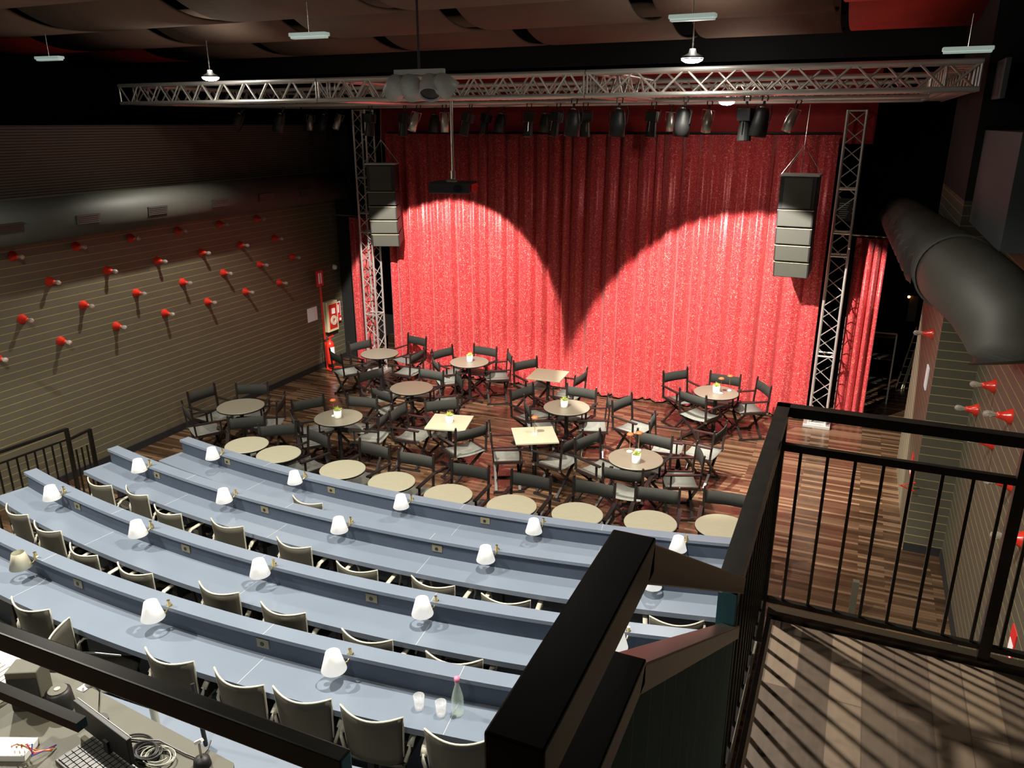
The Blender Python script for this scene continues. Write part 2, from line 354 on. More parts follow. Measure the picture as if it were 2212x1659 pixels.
def column(cx, cy, h, label):
    t = truss((cx, cy, .06), (cx, cy, h), label, wdt=.30, pitch=.24, chord=.02, brace=.008, roll_up=(0, 1, 0), group='truss columns beside the curtain', name='truss_column')
    MB().box(-.21, .21, -.21, .21, -.06, 0).ob('base_plate', 'alu', t, bevel=.01)
    for zz in (1.15, 2.75, 3.1, 3.75):
        mb = MB()
        for s0, s1 in (((-1, -1), (1, -1)), ((1, -1), (1, 1)), ((1, 1), (-1, 1)), ((-1, 1), (-1, -1))):
            mb.cyl((s0[0]*.13, s0[1]*.13, zz), (s1[0]*.13, s1[1]*.13, zz), .016, n=8)
        mb.ob('collar', 'alu', t)
    return t
column(-8.52, 12.62, 5.0, 'aluminium truss column left of the sequinned curtain, behind the left speaker stack')
rc = column(-.22, 13.05, 4.93, 'aluminium truss column right of the sequinned curtain')
MB().box(-.10, .10, -.13, -.12, 3.28, 3.62).ob('notice_plate', 'screen', rc)['label'] = 'dark plate with small pale lines of lettering'
mb = MB()
for i in range(8): mb.box(-.08, .03+.01*(i % 4), -.134, -.131, 3.33+i*.03, 3.337+i*.03)
mb.ob('lettering', 'grey', bpy.data.objects['notice_plate'])

# ------------------------------------------------------------------ stage lights
def mk_par():
    t = thing('stage_light', '', 'stage light')
    MB().tube([(-.03, 0, 0), (-.035, 0, .045), (0, 0, .07), (.035, 0, .045), (.03, 0, 0)], .008).cyl((0, 0, -.04), (0, 0, .0), .014).ob('clamp', 'black', t)
    MB().tube([(-.1, 0, -.22), (-.11, 0, -.1), (-.09, 0, -.04), (.09, 0, -.04), (.11, 0, -.1), (.1, 0, -.22)], .007).ob('yoke', 'black', t)
    MB().lathe([(0, .13), (.06, .13), (.075, .08), (.09, -.02), (.09, -.16), (.082, -.16), (.08, -.05), (0, -.045)], 20, (0, 0, -.2)).ob('housing', 'spkb', t, smooth=True)
    MB().sph((0, -.03, -.07), .03, 8, (1, 1, .6)).ob('reflector_cap', 'sil', t, smooth=True)
    return t
def mk_prof():
    t = thing('profile_spotlight', '', 'stage light')
    MB().tube([(-.03, 0, 0), (-.035, 0, .045), (0, 0, .07), (.035, 0, .045), (.03, 0, 0)], .008).cyl((0, 0, -.04), (0, 0, .0), .014).ob('clamp', 'black', t)
    MB().tube([(-.09, 0, -.2), (-.1, 0, -.05), (.1, 0, -.05), (.09, 0, -.2)], .008).ob('yoke', 'black', t)
    MB().box(-.075, .075, -.07, .07, -.2, -.07).cyl((0, 0, -.2), (0, 0, -.40), .06, .075, 16).ob('housing', 'spkb', t, bevel=.008)
    MB().box(-.004, .004, -.08, -.072, -.33, -.2).ob('handle', 'steel', t)
    return t
def mk_sil():
    t = thing('silver_stage_light', '', 'stage light')
    MB().tube([(-.03, 0, 0), (-.035, 0, .045), (0, 0, .07), (.035, 0, .045), (.03, 0, 0)], .008).cyl((0, 0, -.05), (0, 0, .0), .014).ob('clamp', 'black', t)
    MB().tube([(-.08, 0, -.18), (-.08, 0, -.06), (.08, 0, -.06), (.08, 0, -.18)], .006).ob('yoke', 'sil', t)
    MB().lathe([(0, .1), (.035, .1), (.05, .04), (.062, -.02), (.062, -.17), (.055, -.17), (.05, -.05), (0, -.045)], 18, (0, 0, -.17)).ob('housing', 'sil', t, smooth=True)
    return t
KP, KF, KS = Kind(mk_par), Kind(mk_prof), Kind(mk_sil)
LG = 'stage lights hanging under the trusses'
SL = [ # px, kind, y plane, tilt
 (523, 'p', 10.83, .5), (611, 'p', 10.83, .35), (672, 's', 12.54, .2), (705, 'p', 12.54, .4), (738, 's', 12.54, .5), (800, 'f', 10.83, .1), (874, 'f', 10.83, .1), (903, 's', 10.83, .4), (940, 'p', 12.54, .1),
 (960, 's', 10.83, 0), (1016, 'f', 10.83, .3), (1055, 'f', 12.54, .3), (1085, 'p', 12.54, .2), (1143, 'f', 10.83, .1), (1180, 'p', 12.54, .1), (1206, 'f', 10.83, .2), (1240, 'p', 8.96, .1), (1265, 'f', 10.83, .0),
 (1338, 'p', 8.96, .1), (1412, 'f', 10.83, .1), (1450, 's', 12.54, .1), (1480, 'p', 8.96, .1), (1532, 's', 10.83, .3), (1612, 'f', 8.96, .0), (1650, 'p', 8.96, .15), (1722, 's', 10.83, .4)]
for i, (px, k, yy, tl) in enumerate(SL):
    p = aty(px, 240, yy); p.z = 4.97
    desc = {'p': 'round black stage light', 'f': 'long black profile spotlight', 's': 'small silver stage light'}[k]
    tr = {8.96: 'front', 10.83: 'middle', 12.54: 'rear'}[yy]
    nth = sum(1 for q in SL[:i+1] if q[1] == k and q[2] == yy)
    word = ['first', 'second', 'third', 'fourth', 'fifth', 'sixth', 'seventh', 'eighth', 'ninth'][nth-1]
    o = {'p': KP, 'f': KF, 's': KS}[k].put(p, 0, f'{desc} under the {tr} truss, {word} of its sort from the left', LG, rot=(-tl*.8, tl*.5, random.uniform(-.6, .6)))

# ------------------------------------------------------------------ four grey spotlights on a bar (the curtain spots hang apart from it)
CL = Vector((-4.05, 7.0, 5.22))
t = thing('spotlight_bar', 'grey ceiling bar carrying four grey round spotlights in front of the truss', 'spotlight', CL)
MB().box(-.27, .27, -.03, .03, -.02, .03).ob('bar', 'grey', t, bevel=.004)
MB().cyl((0, 0, .03), (0, 0, 1.36), .012).ob('drop_rod', 'black', t)
dirs = [(-.26, (-.75, .55, -.62)), (-.10, (-.15, .8, -.75)), (.12, (.12, -.35, -.5)), (.25, (.7, .5, -.6))]
for x, dv in dirs:
    d = Vector(dv).normalized(); c = Vector((x, 0, -.11))
    h = MB().lathe([(0, -.10), (.06, -.09), (.09, -.055), (.105, 0), (.105, .12), (.094, .12), (.09, .03)], 20, c, d).ob('spot_head', 'grey', t, smooth=True)
    MB().lathe([(0, .10), (.095, .10)], 20, c, d).ob('lens', 'lens', h)
    MB().bar(c+Vector((0, 0, .09)), c+Vector((.05, 0, -.02)), .01, .02).ob('bracket', 'grey', t)
def spot(loc, target, power, ang, blend, size, col=(1, .93, .82), name='spot'):
    l = bpy.data.lights.new(name, 'SPOT'); l.energy = power; l.spot_size = R(ang); l.spot_blend = blend; l.shadow_soft_size = size; l.color = col
    o = bpy.data.objects.new(name, l); COL.objects.link(o); o.location = loc
    o.rotation_euler = (Vector(target)-Vector(loc)).to_track_quat('-Z', 'Y').to_euler(); return o
def plight(loc, power, size, col=(1, .93, .82)):
    l = bpy.data.lights.new('added_uplight', 'POINT'); l.energy = power; l.shadow_soft_size = size; l.color = col
    o = bpy.data.objects.new('added_uplight', l); COL.objects.link(o); o.location = loc; return o
spot((-6.0, 9.0, 4.62), (-6.0-.183*5, 9.0+.724*5, 4.62-.665*5), 1050, 51.4, .12, .03, (1, .92, .84), 'curtain_spot_left')
spot((-2.4, 9.0, 4.62), (-2.4+.185*5, 9.0+.626*5, 4.62-.758*5), 1300, 67.6, .12, .03, (1, .92, .84), 'curtain_spot_right')

# ------------------------------------------------------------------ pendants
def mk_pend():
    t = thing('pendant_lamp', '', 'lamp')
    MB().lathe([(.0, .10), (.03, .10), (.04, .06), (.10, .03), (.112, 0), (.108, 0), (.09, .02), (0, .03)], 24).ob('reflector', 'black', t, smooth=True)
    MB().cyl((0, 0, .1), (0, 0, .45), .008).ob('stem', 'steel', t)
    MB().lathe([(.0, -.035), (.06, -.028), (.1, -.008), (.108, .012)], 24).ob('bulb_disc', 'lampon', t)
    return t
KPd = Kind(mk_pend)
pends = [((aty(455, 169, 8.3)), 'bright round lamp hanging in front of the left part of the truss'), (aty(1495, 129, 8.3), 'bright round lamp hanging in front of the right part of the truss'),
         (aty(1570, 222, 11.7), 'small bright round lamp hanging behind the trusses'), (Vector((-1.75, 4.1, 5.45)), 'round ceiling lamp above the right end of the desks'),
         (Vector((-5.0, 3.3, 5.68)), 'round ceiling lamp above the middle of the desks'), (Vector((-8.6, 2.5, 5.45)), 'round ceiling lamp above the left end of the desks'), (Vector((-2.9, .2, 5.45)), 'round ceiling lamp above the control desk')]
PW = [230, 240, 90, 410, 360, 560, 90]
for (p, lb), pw, an in zip(pends, PW, (112, 114, 84, 150, 150, 150, 150)):
    KPd.put(p, 0, lb, 'round ceiling lamps')
    plight(p+Vector((0, 0, .16)), 6, .04)  # uplight added above the reflector to brighten the ceiling panels
    spot(p+Vector((0, 0, -.06)), p+Vector((0, 0, -3)), pw, an, .6, .05, (1, .94, .83), 'pendant_light')
# spots just below the spotlight bar, added to brighten patches of the floor
spot((-4.15, 6.7, 4.9), (-4.9, 10.1, 0), 850, 50, .45, .03, (1, .92, .8), 'floor_spot_left')
spot((-3.7, 6.7, 4.9), (-1.0, 9.9, 0), 950, 40, .45, .03, (1, .92, .8), 'floor_spot_right')

# fluorescent fittings
def mk_fl():
    t = thing('ceiling_light_fitting', '', 'light fitting')
    MB().box(-.2, .2, -.05, .05, 0, .035).ob('housing', 'tube', t, bevel=.008)
    MB().box(-.19, .19, -.035, .035, -.018, 0).ob('diffuser', 'tube', t, bevel=.006)
    MB().cyl((0, 0, .035), (0, 0, .3), .004).ob('suspension_rod', 'steel', t)
    return t
KFl = Kind(mk_fl)
for px, py, z, rz, lb in ((107, 128, 5.55, .1, 'leftmost'), (668, 79, 5.55, .1, 'second from left'), (1496, 40, 5.6, 0, 'third from left, near the bright lamp'), (2090, 110, 5.35, 0, 'rightmost, above the end of the truss')):
    KFl.put(at(px, py, z), rz, f'unlit white fluorescent fitting under the ceiling, {lb}', 'unlit white ceiling fittings')

# ------------------------------------------------------------------ projector
p = aty(979, 404, 9.0)
t = thing('projector', 'black projector hanging on a steel pole in front of the curtain', 'projector', (p.x, 9.0, p.z), R(10))
MB().box(-.27, .27, -.19, .19, -.07, .07).ob('body', 'spkb', t, bevel=.02)
MB().box(.275, .28, -.13, .15, -.05, .045).ob('side_grille', 'dred', t)
MB().cyl((.12, -.19, 0), (.12, -.225, 0), .045, n=20).ob('lens', 'lens', t)
MB().cyl((0, 0, .1), (0, 0, 5.02-p.z), .02).ob('pole', 'steel', t)
MB().box(-.07, .07, -.05, .05, .07, .1).cyl((0, 0, .1), (0, 0, .2), .035).ob('mount', 'steel', t)

# ------------------------------------------------------------------ speaker stacks
def stack(cx, cy, top, h, rz, label):
    t = thing('line_array', label, 'loudspeaker', (cx, cy, 0), rz, 'hanging loudspeaker stacks')
    W = .25; sub = h*.315; mod = (h-sub)/4; z = top
    MB().box(-W, W, -.2, .28, z-sub, z).ob('subwoofer', 'spkb', t, bevel=.01)
    MB().box(-W+.06, W-.06, -.206, -.2, z-sub+.02, z-.02).ob('grille', 'spk', t)
    z -= sub
    for k in range(4):
        a = R(1.5+3.2*k); off = .018*k*k
        mt = Matrix.Translation((0, off, z)) @ Matrix.Rotation(a, 4, 'X')
        b = MB().box(-W, W, -.2, .24, -mod+.006, -.006, mt).ob('speaker_module', 'spkb', t, bevel=.006)
        MB().box(-W+.02, W-.02, -.207, -.2, -mod+.018, -.014, mt).ob('grille', 'spk', b)
        MB().box(-W, W, -.21, -.2, -.010, -.002, mt).ob('edge_strip', 'cabf', b)
        z -= mod
    MB().box(-W-.02, W+.02, -.2, .24, top+.005, top+.03).ob('flying_frame', 'grey', t)
    apex = (0, .02, top+.42)
    for sx in (-1, 1):
        MB().cyl((sx*W, -.15, top+.03), apex, .006, n=6).cyl((sx*W, .2, top+.03), apex, .006, n=6).ob('sling', 'steel', t)
    MB().cyl(apex, (0, .15, 5.0), .007, n=6).cyl((0, .02, top+.03), (0, .02, top+.42), .006, n=6).ob('chain', 'steel', t)
    return t
stack(-7.86, 12.15, 4.07, 1.42, R(22), 'tall black loudspeaker stack hanging at the left in front of the left truss column')
stack(-.84, 12.2, 4.03, 1.44, R(-3), 'tall black loudspeaker stack hanging at the right beside the right truss column')

# ------------------------------------------------------------------ ducts
t = thing('air_duct', 'black round air duct along the left wall with a row of vents', 'duct', (-9.40, 4, 3.62))
MB().cyl((0, 0, 0), (0, 9.2, 0), .27, n=40).ob('pipe', 'duct', t, smooth=True)
for px, py in ((20, 490), (190, 470), (340, 450), (475, 438), (575, 427), (662, 417)):
    q = atx(px, py, -9.13)
    m = Matrix.Translation((0, q.y-4, 0)) @ Matrix.Rotation(R(5), 4, 'Y')
    v = MB().box(.255, .285, -.17, .17, -.06, .06, m).ob('vent', 'vent', t)
    mb = MB()
    for k in range(5): mb.box(.286, .292, -.15, .15, -.05+k*.023, -.045+k*.023, m)
    mb.ob('louvre', 'duct', v)
t = thing('air_duct', 'large black round air duct on the right with scoop vents and an elbow', 'duct', (.725, 5.0, 3.755))
MB().cyl((-.02, 1.55, -.06), (-.145, 10.2, -.42), .27, n=48).ob('pipe', 'duct', t, smooth=True)
mb = MB()
for k in range(14, 46): mb.lathe([(.271, -.004), (.276, 0), (.271, .004)], 40, (-.145*k/85, k*.12, -.42*k/85), (0, 1, 0))
mb.ob('seam_rings', 'duct', t)
MB().tube([(-.02, 1.6, -.06), (0, 1.42, -.06), (.05, 1.22, -.08), (.14, 1.05, -.14), (.24, .92, -.26), (.31, .84, -.38), (.33, .80, -.5)], .27, 36).ob('elbow', 'duct', t, smooth=True)
MB().lathe([(.27, -.02), (.285, -.015), (.285, .015), (.27, .02)], 40, (-.02, 1.55, -.06), (0, 1, 0)).ob('flange', 'duct', t)
for k in range(12):
    y = 2.0+k*.62
    sc = MB().lathe([(0, .0), (.09, .03), (.10, .0)], 12, (0, 0, 0)).b
    sc.free()
    c = Vector((-.252-.0142*y, y, -.04-.041*y))
    v = MB()
    v.grid([[c+Vector((-.06*math.sin(PI*j/6)*i/3, .09*i/3, .12*math.cos(PI*j/6))) for j in range(7)] for i in range(4)])
    v.ob('scoop', 'vent', t, solid=.006)

# ------------------------------------------------------------------ wall sconces
def mk_sc():
    t = thing('wall_sconce', '', 'wall lamp')
    MB().lathe([(.065, 0), (.062, .02), (.04, .05), (.028, .09), (.026, .11), (0, .115)], 20, (0, 0, 0), (1, 0, 0)).ob('socket', 'red', t, smooth=True)
    MB().lathe([(.016, .11), (.02, .13), (.03, .16), (.03, .185), (.018, .205), (0, .21)], 16, (0, 0, 0), (1, 0, 0)).ob('bulb', 'glbulb', t, smooth=True)
    MB().cyl((.11, 0, 0), (.17, 0, 0), .005, n=6).ob('filament', 'brass', t)
    return t
KSc = Kind(mk_sc)
rws = {1.965: 5.975, 2.375: 6.404, 2.78: 6.87, 3.18: 6.45}
nm = {1.965: 'lowest', 2.375: 'second', 2.78: 'third', 3.18: 'top dim'}
ordn = ['nearest', 'second', 'third', 'fourth', 'fifth', 'sixth', 'farthest']
for z, y0 in rws.items():
    n = 7 if z < 3 and z != 2.78 else 6
    for k in range(n):
        y = y0+k*.893
        KSc.put((XL, y, z), 0, f'red lamp with clear bulb on left wall, {nm[z]} row, {ordn[k] if k < n-1 else "farthest"} one', 'red lamps in rows on the left wall')
rs = [(2150, 835, 'upper one just under the duct elbow'), (2112, 886, 'nearest to the grey pier'), (2186, 900, 'upper one above the handrail corner'), (2146, 957, 'middle one seen through the rail'), (2190, 1047, 'second lowest'), (2212, 1167, 'lowest, at the picture edge')]
for px, py, lb in rs:
    q = atx(px, py, XR-.0); KSc.put(q, PI, f'red lamp on the right wall, {lb}', 'red lamps on the right wall')
q = atx(2016, 722, .95); KSc.put(q, PI, 'red wall lamp with clear bulb on the side of the right pier', 'red lamps on the right wall')
tag(MB().lathe([(0, .07), (.04, .06), (.05, .03), (.05, 0)], 16, atx(721, 577, XL), (1, 0, 0)).ob('motion_sensor', 'dome', smooth=True), 'small white round sensor high on the far end of the left wall', 'sensor')

# ------------------------------------------------------------------ fire things on left wall
def wallbox(name, m, px0, py0, px1, py1, th, label=None, cat=None, parent=None, x=XL):
    a = atx(px0, py0, x); b = atx(px1, py1, x)
    if parent: a = a-parent.location; b = b-parent.location; x = x-parent.location.x
    o = MB().box(x, x+th, a.y, b.y, min(a.z, b.z), max(a.z, b.z)).ob(name, m, parent)
    if label: tag(o, label, cat)
    return o
wallbox('notice_sheet', 'paper', 663, 668, 686, 690, .006, 'blank-looking white sheet on left wall beside the fire hose cabinet', 'notice')
c = atx(709, 682, XL)
t = thing('fire_hose_cabinet', 'cream metal fire hose cabinet with glazed red front on left wall', 'cabinet', c)
MB().box(0, .12, -.175, .175, -.31, .31).ob('body', 'cabf', t, bevel=.01)
MB().box(.115, .128, -.125, .125, -.25, .25).ob('glass_door', 'dred', t)
MB().lathe([(.10, .0), (.10, .02), (.04, .02), (.04, 0)], 20, (.128, .0, -.08), (1, 0, 0)).ob('hose_reel', 'hose', t)
MB().box(.128, .15, -.04, .04, .06, .17).ob('valve', 'clip', t)
c = atx(727, 668, XL)
t = thing('fire_sign', 'small square red and white fire sign right of the hose cabinet', 'sign', c)
MB().box(0, .006, -.13, .13, -.15, .15).ob('plate', 'paper', t)
MB().box(.006, .009, -.11, .11, -.13, .13).ob('red_field', 'signr', t)
MB().box(.009, .011, -.06, .0, -.08, .06).box(.009, .011, .03, .07, -.08, .09).ob('pictogram', 'paper', t)
c = atx(728, 687, XL)
t = thing('alarm_button', 'small red alarm box under the square fire sign', 'alarm', c)
MB().box(0, .07, -.07, .07, -.06, .06).ob('body', 'signr', t, bevel=.01); MB().box(.07, .074, -.01, .05, -.04, .01).ob('window', 'paper', t)
b = Vector((-9.55, 12.35, 0))
t = thing('fire_extinguisher_stand', 'red tubular fire extinguisher stand with sign, standing by the left wall', 'stand', b)
MB().tube([(0, 0, .02), (.12, .18, .02), (.3, .16, .02), (.33, 0, .02), (.2, -.1, .02), (0, -.03, .02)], .016, 8).ob('foot_ring', 'red', t)
MB().cyl((0, 0, .02), (-.03, 0, 2.0), .02).ob('post', 'red', t)
s = MB().box(-.03, -.015, -.10, .10, 1.72, 2.02).ob('sign_plate', 'signr', t); MB().box(-.015, -.012, -.05, .05, 1.77, 1.98).ob('sign_text', 'paper', s)
t = thing('fire_extinguisher', 'red fire extinguisher with white label hanging on the red stand', 'fire extinguisher', b+Vector((.10, -.0, .14)))
MB().lathe([(0, 0), (.075, 0), (.085, .02), (.085, .38), (.07, .45), (.03, .48), (.025, .5), (0, .5)], 20).ob('cylinder', 'red', t, smooth=True)
MB().box(-.02, .02, -.02, .02, .5, .55).bar((0, 0, .55), (.1, 0, .6), .015, .03).ob('valve', 'red', t)
MB().tube([(0, -.02, .53), (-.08, -.06, .5), (-.11, -.07, .35), (-.1, -.07, .15)], .012, 8).ob('hose', 'black', t)
MB().grid([[Vector((.087*math.cos(a), .087*math.sin(a), z)) for a in [R(-60+i*12) for i in range(8)]] for z in (.15, .36)]).ob('paper_label', 'paper', t)

# ------------------------------------------------------------------ tables
def mk_table(rad, m):
    def f():
        t = thing('round_table', '', 'table')
        MB().lathe([(0, .715), (rad-.008, .715), (rad, .72), (rad, .735), (rad-.006, .74), (0, .74)], 48).ob('table_top', m, t)
        MB().lathe([(rad+.001, .716), (rad+.003, .728), (rad+.001, .734)], 48).ob('edge_band', 'tbase', t)
        MB().cyl((0, 0, .03), (0, 0, .715), .03, n=16).ob('pedestal', 'tbase', t)
        for k in range(4):
            a = PI/4+k*PI/2; MB().bar((0, 0, .05), (.27*math.cos(a), .27*math.sin(a), .02), .035, .025).ob('foot', 'tbase', t)
        return t
    return f
def mk_sq():
    t = thing('square_table', '', 'table')
    MB().box(-.29, .29, -.29, .29, .715, .74).ob('table_top', 'ttop', t, bevel=.004)
    MB().cyl((0, 0, .03), (0, 0, .715), .03, n=16).ob('pedestal', 'tbase', t)
    for k in range(4):
        a = PI/4+k*PI/2; MB().bar((0, 0, .05), (.27*math.cos(a), .27*math.sin(a), .02), .035, .025).ob('foot', 'tbase', t)
    return t
KT, KTs, KTq = Kind(mk_table(.345, 'tdark')), Kind(mk_table(.28, 'ttop')), Kind(mk_sq)
T = {}
big = {'A': (520, 877, 'near the left wall with nothing on it'), 'B': (731, 901, 'with a potted succulent and small lamp, left of the middle'), 'C': (820, 763, 'at the back left in front of the truss column'),
       'D': (889, 837, 'bare, left of centre'), 'E': (1014, 781, 'with a potted succulent close to the curtain at back left'), 'F': (1224, 879, 'with a potted succulent, right of centre'),
       'G': (1373, 990, 'nearest on the right, with succulent and two small lamps'), 'H': (1547, 847, 'at the back right by the curtain with succulent and small lamps')}
for k, (px, py, lb) in big.items():
    p = at(px, py, .74); p.z = 0; T[k] = p; KT.put(p, random.uniform(0, 1), f'round grey table {lb}', 'large round café tables')
SM = [(533, 960), (602, 980), (740, 1013), (846, 1040), (968, 1068), (1105, 1092), (1247, 1110), (1405, 1128), (1560, 1137)]
sn = ['first', 'second', 'third', 'fourth', 'fifth', 'sixth', 'seventh', 'eighth', 'ninth']
for i, (px, py) in enumerate(SM):
    p = at(px, py, .74); p.z = 0; T[i] = p; KTs.put(p, random.uniform(0, 1), f'small round pale table along the front blue desk, {sn[i]} from the left', 'small round tables along the first desk')
for k, px, py, rz, lb in (('Q', 971, 911, R(14), 'with a potted succulent in the middle of the floor'), ('S', 1155, 939, R(30), 'with one small rust lamp, standing in the bright patch'), ('U', 1184, 809, R(4), 'at the foot of the curtain with nothing on it')):
    p = at(px, py, .74); p.z = 0; T[k] = p; KTq.put(p, rz, f'square grey café table {lb}', 'square café tables')

# ------------------------------------------------------------------ director chairs
def mk_dir():
    t = thing('director_chair', '', 'chair'); W = .245
    n = 8
    MB().grid([[Vector((-W+2*W*i/n, y, .45-.025*math.sin(PI*i/n))) for y in (-.2, 0, .2)] for i in range(n+1)]).ob('seat', 'seatc', t, smooth=True, solid=.006)
    MB().grid([[Vector((-W-.01+(2*W+.02)*i/n, -.215+-.02*math.sin(PI*i/n)-(z-.66)*.12, z)) for z in (.69, .765, .84)] for i in range(n+1)]).ob('backrest', 'cloth', t, smooth=True, solid=.008)
    for s in (-1, 1):
        MB().bar((s*W, -.20, .44), (s*W, -.235, .87), .028, .022).sph((s*W, -.238, .885), .016, 8).ob('back_post', 'wood', t)
        MB().bar((s*(W+.02), -.22, .645), (s*(W+.02), .23, .635), .045, .016).ob('arm', 'wood', t)
        MB().bar((s*W, .15, .44), (s*W, .15, .635), .025, .02).ob('arm_post', 'wood', t)
        MB().bar((s*W, -.22, .45), (s*W, .22, .45), .028, .035).ob('seat_rail', 'wood', t)
        MB().bar((s*W, -.21, .015), (s*W, .21, .015), .028, .028).ob('foot_rail', 'wood', t)
        MB().box(s*W-.018, s*W+.018, .19, .225, .425, .455).ob('bracket', 'steel', t)
        MB().box(s*W-.018, s*W+.018, -.225, -.19, .425, .455).ob('bracket', 'steel', t)
    for y in (-.16, .16):
        for s in (-1, 1):
            MB().bar((s*(W-.01), y+.012*s, .43), (-s*(W-.01), y+.012*s, .03), .024, .034, up=(0, 1, 0)).ob('leg', 'wood', t)
    MB().bar((-.1, .175, .18), (.1, .175, .18), .02, .02).ob('footrest', 'wood', t)
    return t
KD = Kind(mk_dir)
def face(p, q): return math.atan2(q.y-p.y, q.x-p.x)-PI/2
CHQ = []
def dchair(px, py, tgt, label, mode='s', add=0, ang=None):
    """mode s: pixel of seat centre, mode b: pixel of backrest centre"""
    if mode == 's': p = at(px, py, .45)
    else:
        p = at(px, py, .76)
    p.z = 0
    a = R(ang)-PI/2 if ang is not None else face(p, T[tgt])+R(add)
    if mode == 'b': p = p+Vector((-math.sin(a), math.cos(a), 0))*.23
    p.z = .0
    if tgt is not None:
        v = p-T[tgt]; v.z = 0; md = .37
        if v.length < md: p = T[tgt]+v.normalized()*md
    CHQ.append([p, a, label, T[tgt] if tgt is not None else None, .37])
    return p
tn = {'A': 'bare round table by the left wall', 'B': 'succulent table left of the middle', 'C': 'back left table by the truss column', 'D': 'bare round table left of centre', 'E': 'succulent table near the curtain at back left', 'F': 'round succulent table right of centre', 'G': 'nearest right table with two lamps', 'H': 'back right round table by the curtain', 'Q': 'square table with a succulent', 'S': 'square table with one rust lamp', 'U': 'bare square table at the curtain'}
DC = [('b', 545, 842, 'A', 'behind', 0), ('s', 463, 899, 'A', 'left of', 0), ('s', 446, 928, 'A', 'at the near left of', 10), ('s', 578, 915, 'A', 'right of', 0),
 ('b', 665, 878, 'B', 'left of', -20), ('s', 690, 946, 'B', 'in front of', 10), ('b', 782, 872, 'B', 'behind right of', 10), ('s', 800, 942, 'B', 'at the near right of', -10),
 ('b', 782, 749, 'C', 'behind', 0), ('s', 754, 803, 'C', 'at the near left of', 15), ('s', 884, 776, 'C', 'right of', 0), ('s', 879, 803, 'C', 'at the near right of', 0),
 ('s', 821, 856, 'D', 'left of', -10), ('s', 859, 884, 'D', 'in front of', 0), ('b', 938, 812, 'D', 'behind right of', 0), ('s', 957, 867, 'D', 'right of', 0),
 ('b', 955, 767, 'E', 'left of', -10), ('s', 981, 818, 'E', 'in front of', 0), ('b', 1048, 763, 'E', 'behind', 0), ('s', 1069, 812, 'E', 'right of', 0),
 ('b', 954, 877, 'Q', 'behind', 0), ('s', 988, 962, 'Q', 'in front of', 0), ('s', 893, 940, 'Q', 'left of, turned sideways to', 0),
 ('s', 1103, 983, 'S', 'at the near left of', 0), ('s', 1188, 991, 'S', 'at the near right of', 0),
 ('s', 1192, 920, 'F', 'in front of', 0), ('s', 1150, 899, 'F', 'left of', -10), ('b', 1256, 853, 'F', 'behind', 0), ('s', 1273, 919, 'F', 'at the near right of', 0),
 ('s', 1153, 834, 'U', 'left of', -10), ('s', 1206, 848, 'U', 'in front of', 0),
 ('s', 1296, 1013, 'G', 'left of', -10), ('s', 1359, 1053, 'G', 'in front of', 0), ('s', 1468, 1037, 'G', 'at the near right of', 0), ('b', 1409, 957, 'G', 'behind', 0),
 ('s', 1475, 860, 'H', 'left of', -10), ('s', 1521, 893, 'H', 'in front of', 0), ('b', 1566, 825, 'H', 'behind', 0), ('s', 1612, 881, 'H', 'right of', 0)]
for md, px, py, tg, wh, ad in DC:
    dchair(px, py, tg, f'black director chair {wh} the {tn[tg]}', md, ad)
dchair(1369, 923, None, 'single black director chair standing alone right of centre, turned to the right', 's', ang=-20)
dchair(1454, 968, None, 'black director chair behind the nearest right table, turned to the right towards its neighbour', 's', ang=5)
dchair(1504, 975, None, 'black director chair behind the nearest right table, turned to the left towards its neighbour', 's', ang=170)
SB = [(533, 914), (600, 931), (680, 951), (789, 984), (891, 1001), (1006, 1029), (1133, 1057), (1268, 1078), (1413, 1096), (1565, 1106)]
ST = [0, 1, 1, 2, 3, 4, 5, 6, 7, 8]
for i, ((px, py), tt) in enumerate(zip(SB, ST)):
    dchair(px, py, tt, f'black director chair on the stage side of the small tables, {(sn+["tenth"])[i]} from the left', 'b', 0)

for _ in range(30):                      # nudge touching chairs apart
    for i, c in enumerate(CHQ):
        for d in CHQ[i+1:]:
            v = c[0]-d[0]; v.z = 0; L = v.length
            if L < .47:
                v = v.normalized()*(.47-L)/2; c[0] = c[0]+v; d[0] = d[0]-v
for p, a, label, tp, _ in CHQ: KD.put(p, a, label, 'black director chairs')
# ------------------------------------------------------------------ table things
def mk_pot():
    t = thing('potted_succulent', '', 'plant')
    MB().lathe([(0, 0), (.05, 0), (.053, .005), (.055, .11), (.05, .11), (.048, .09)], 24).ob('pot', 'white', t, smooth=True)
    MB().lathe([(0, .092), (.049, .09)], 16).ob('soil', 'soil', t)
    mb = MB(); rr = random.Random(4)
    for k in range(46):
        a = rr.uniform(0, 2*PI); e = rr.uniform(.35, 1.45); d = Vector((math.cos(a)*math.cos(e), math.sin(a)*math.cos(e), math.sin(e)))
        c = Vector((0, 0, .09)); L = rr.uniform(.06, .085)
        mb.cyl(c+d*.01, c+d*L, .010, .001, 5)
    mb.ob('leaves', 'plant', t)
    return t
KPo = Kind(mk_pot)
for px, py, lb in ((730, 901, 'left of the middle beside a small lamp'), (1015, 780, 'on the table close to the curtain at back left'), (971, 912, 'on the square table'), (1219, 878, 'on the round table right of centre'), (1374, 998, 'on the nearest right round table'), (1547, 847, 'on the back right round table')):
    p = at(px, py, .745); p.z = .741; KPo.put(p, random.uniform(0, 6), f'green succulent in a white pot {lb}', 'succulents in white pots on the tables')
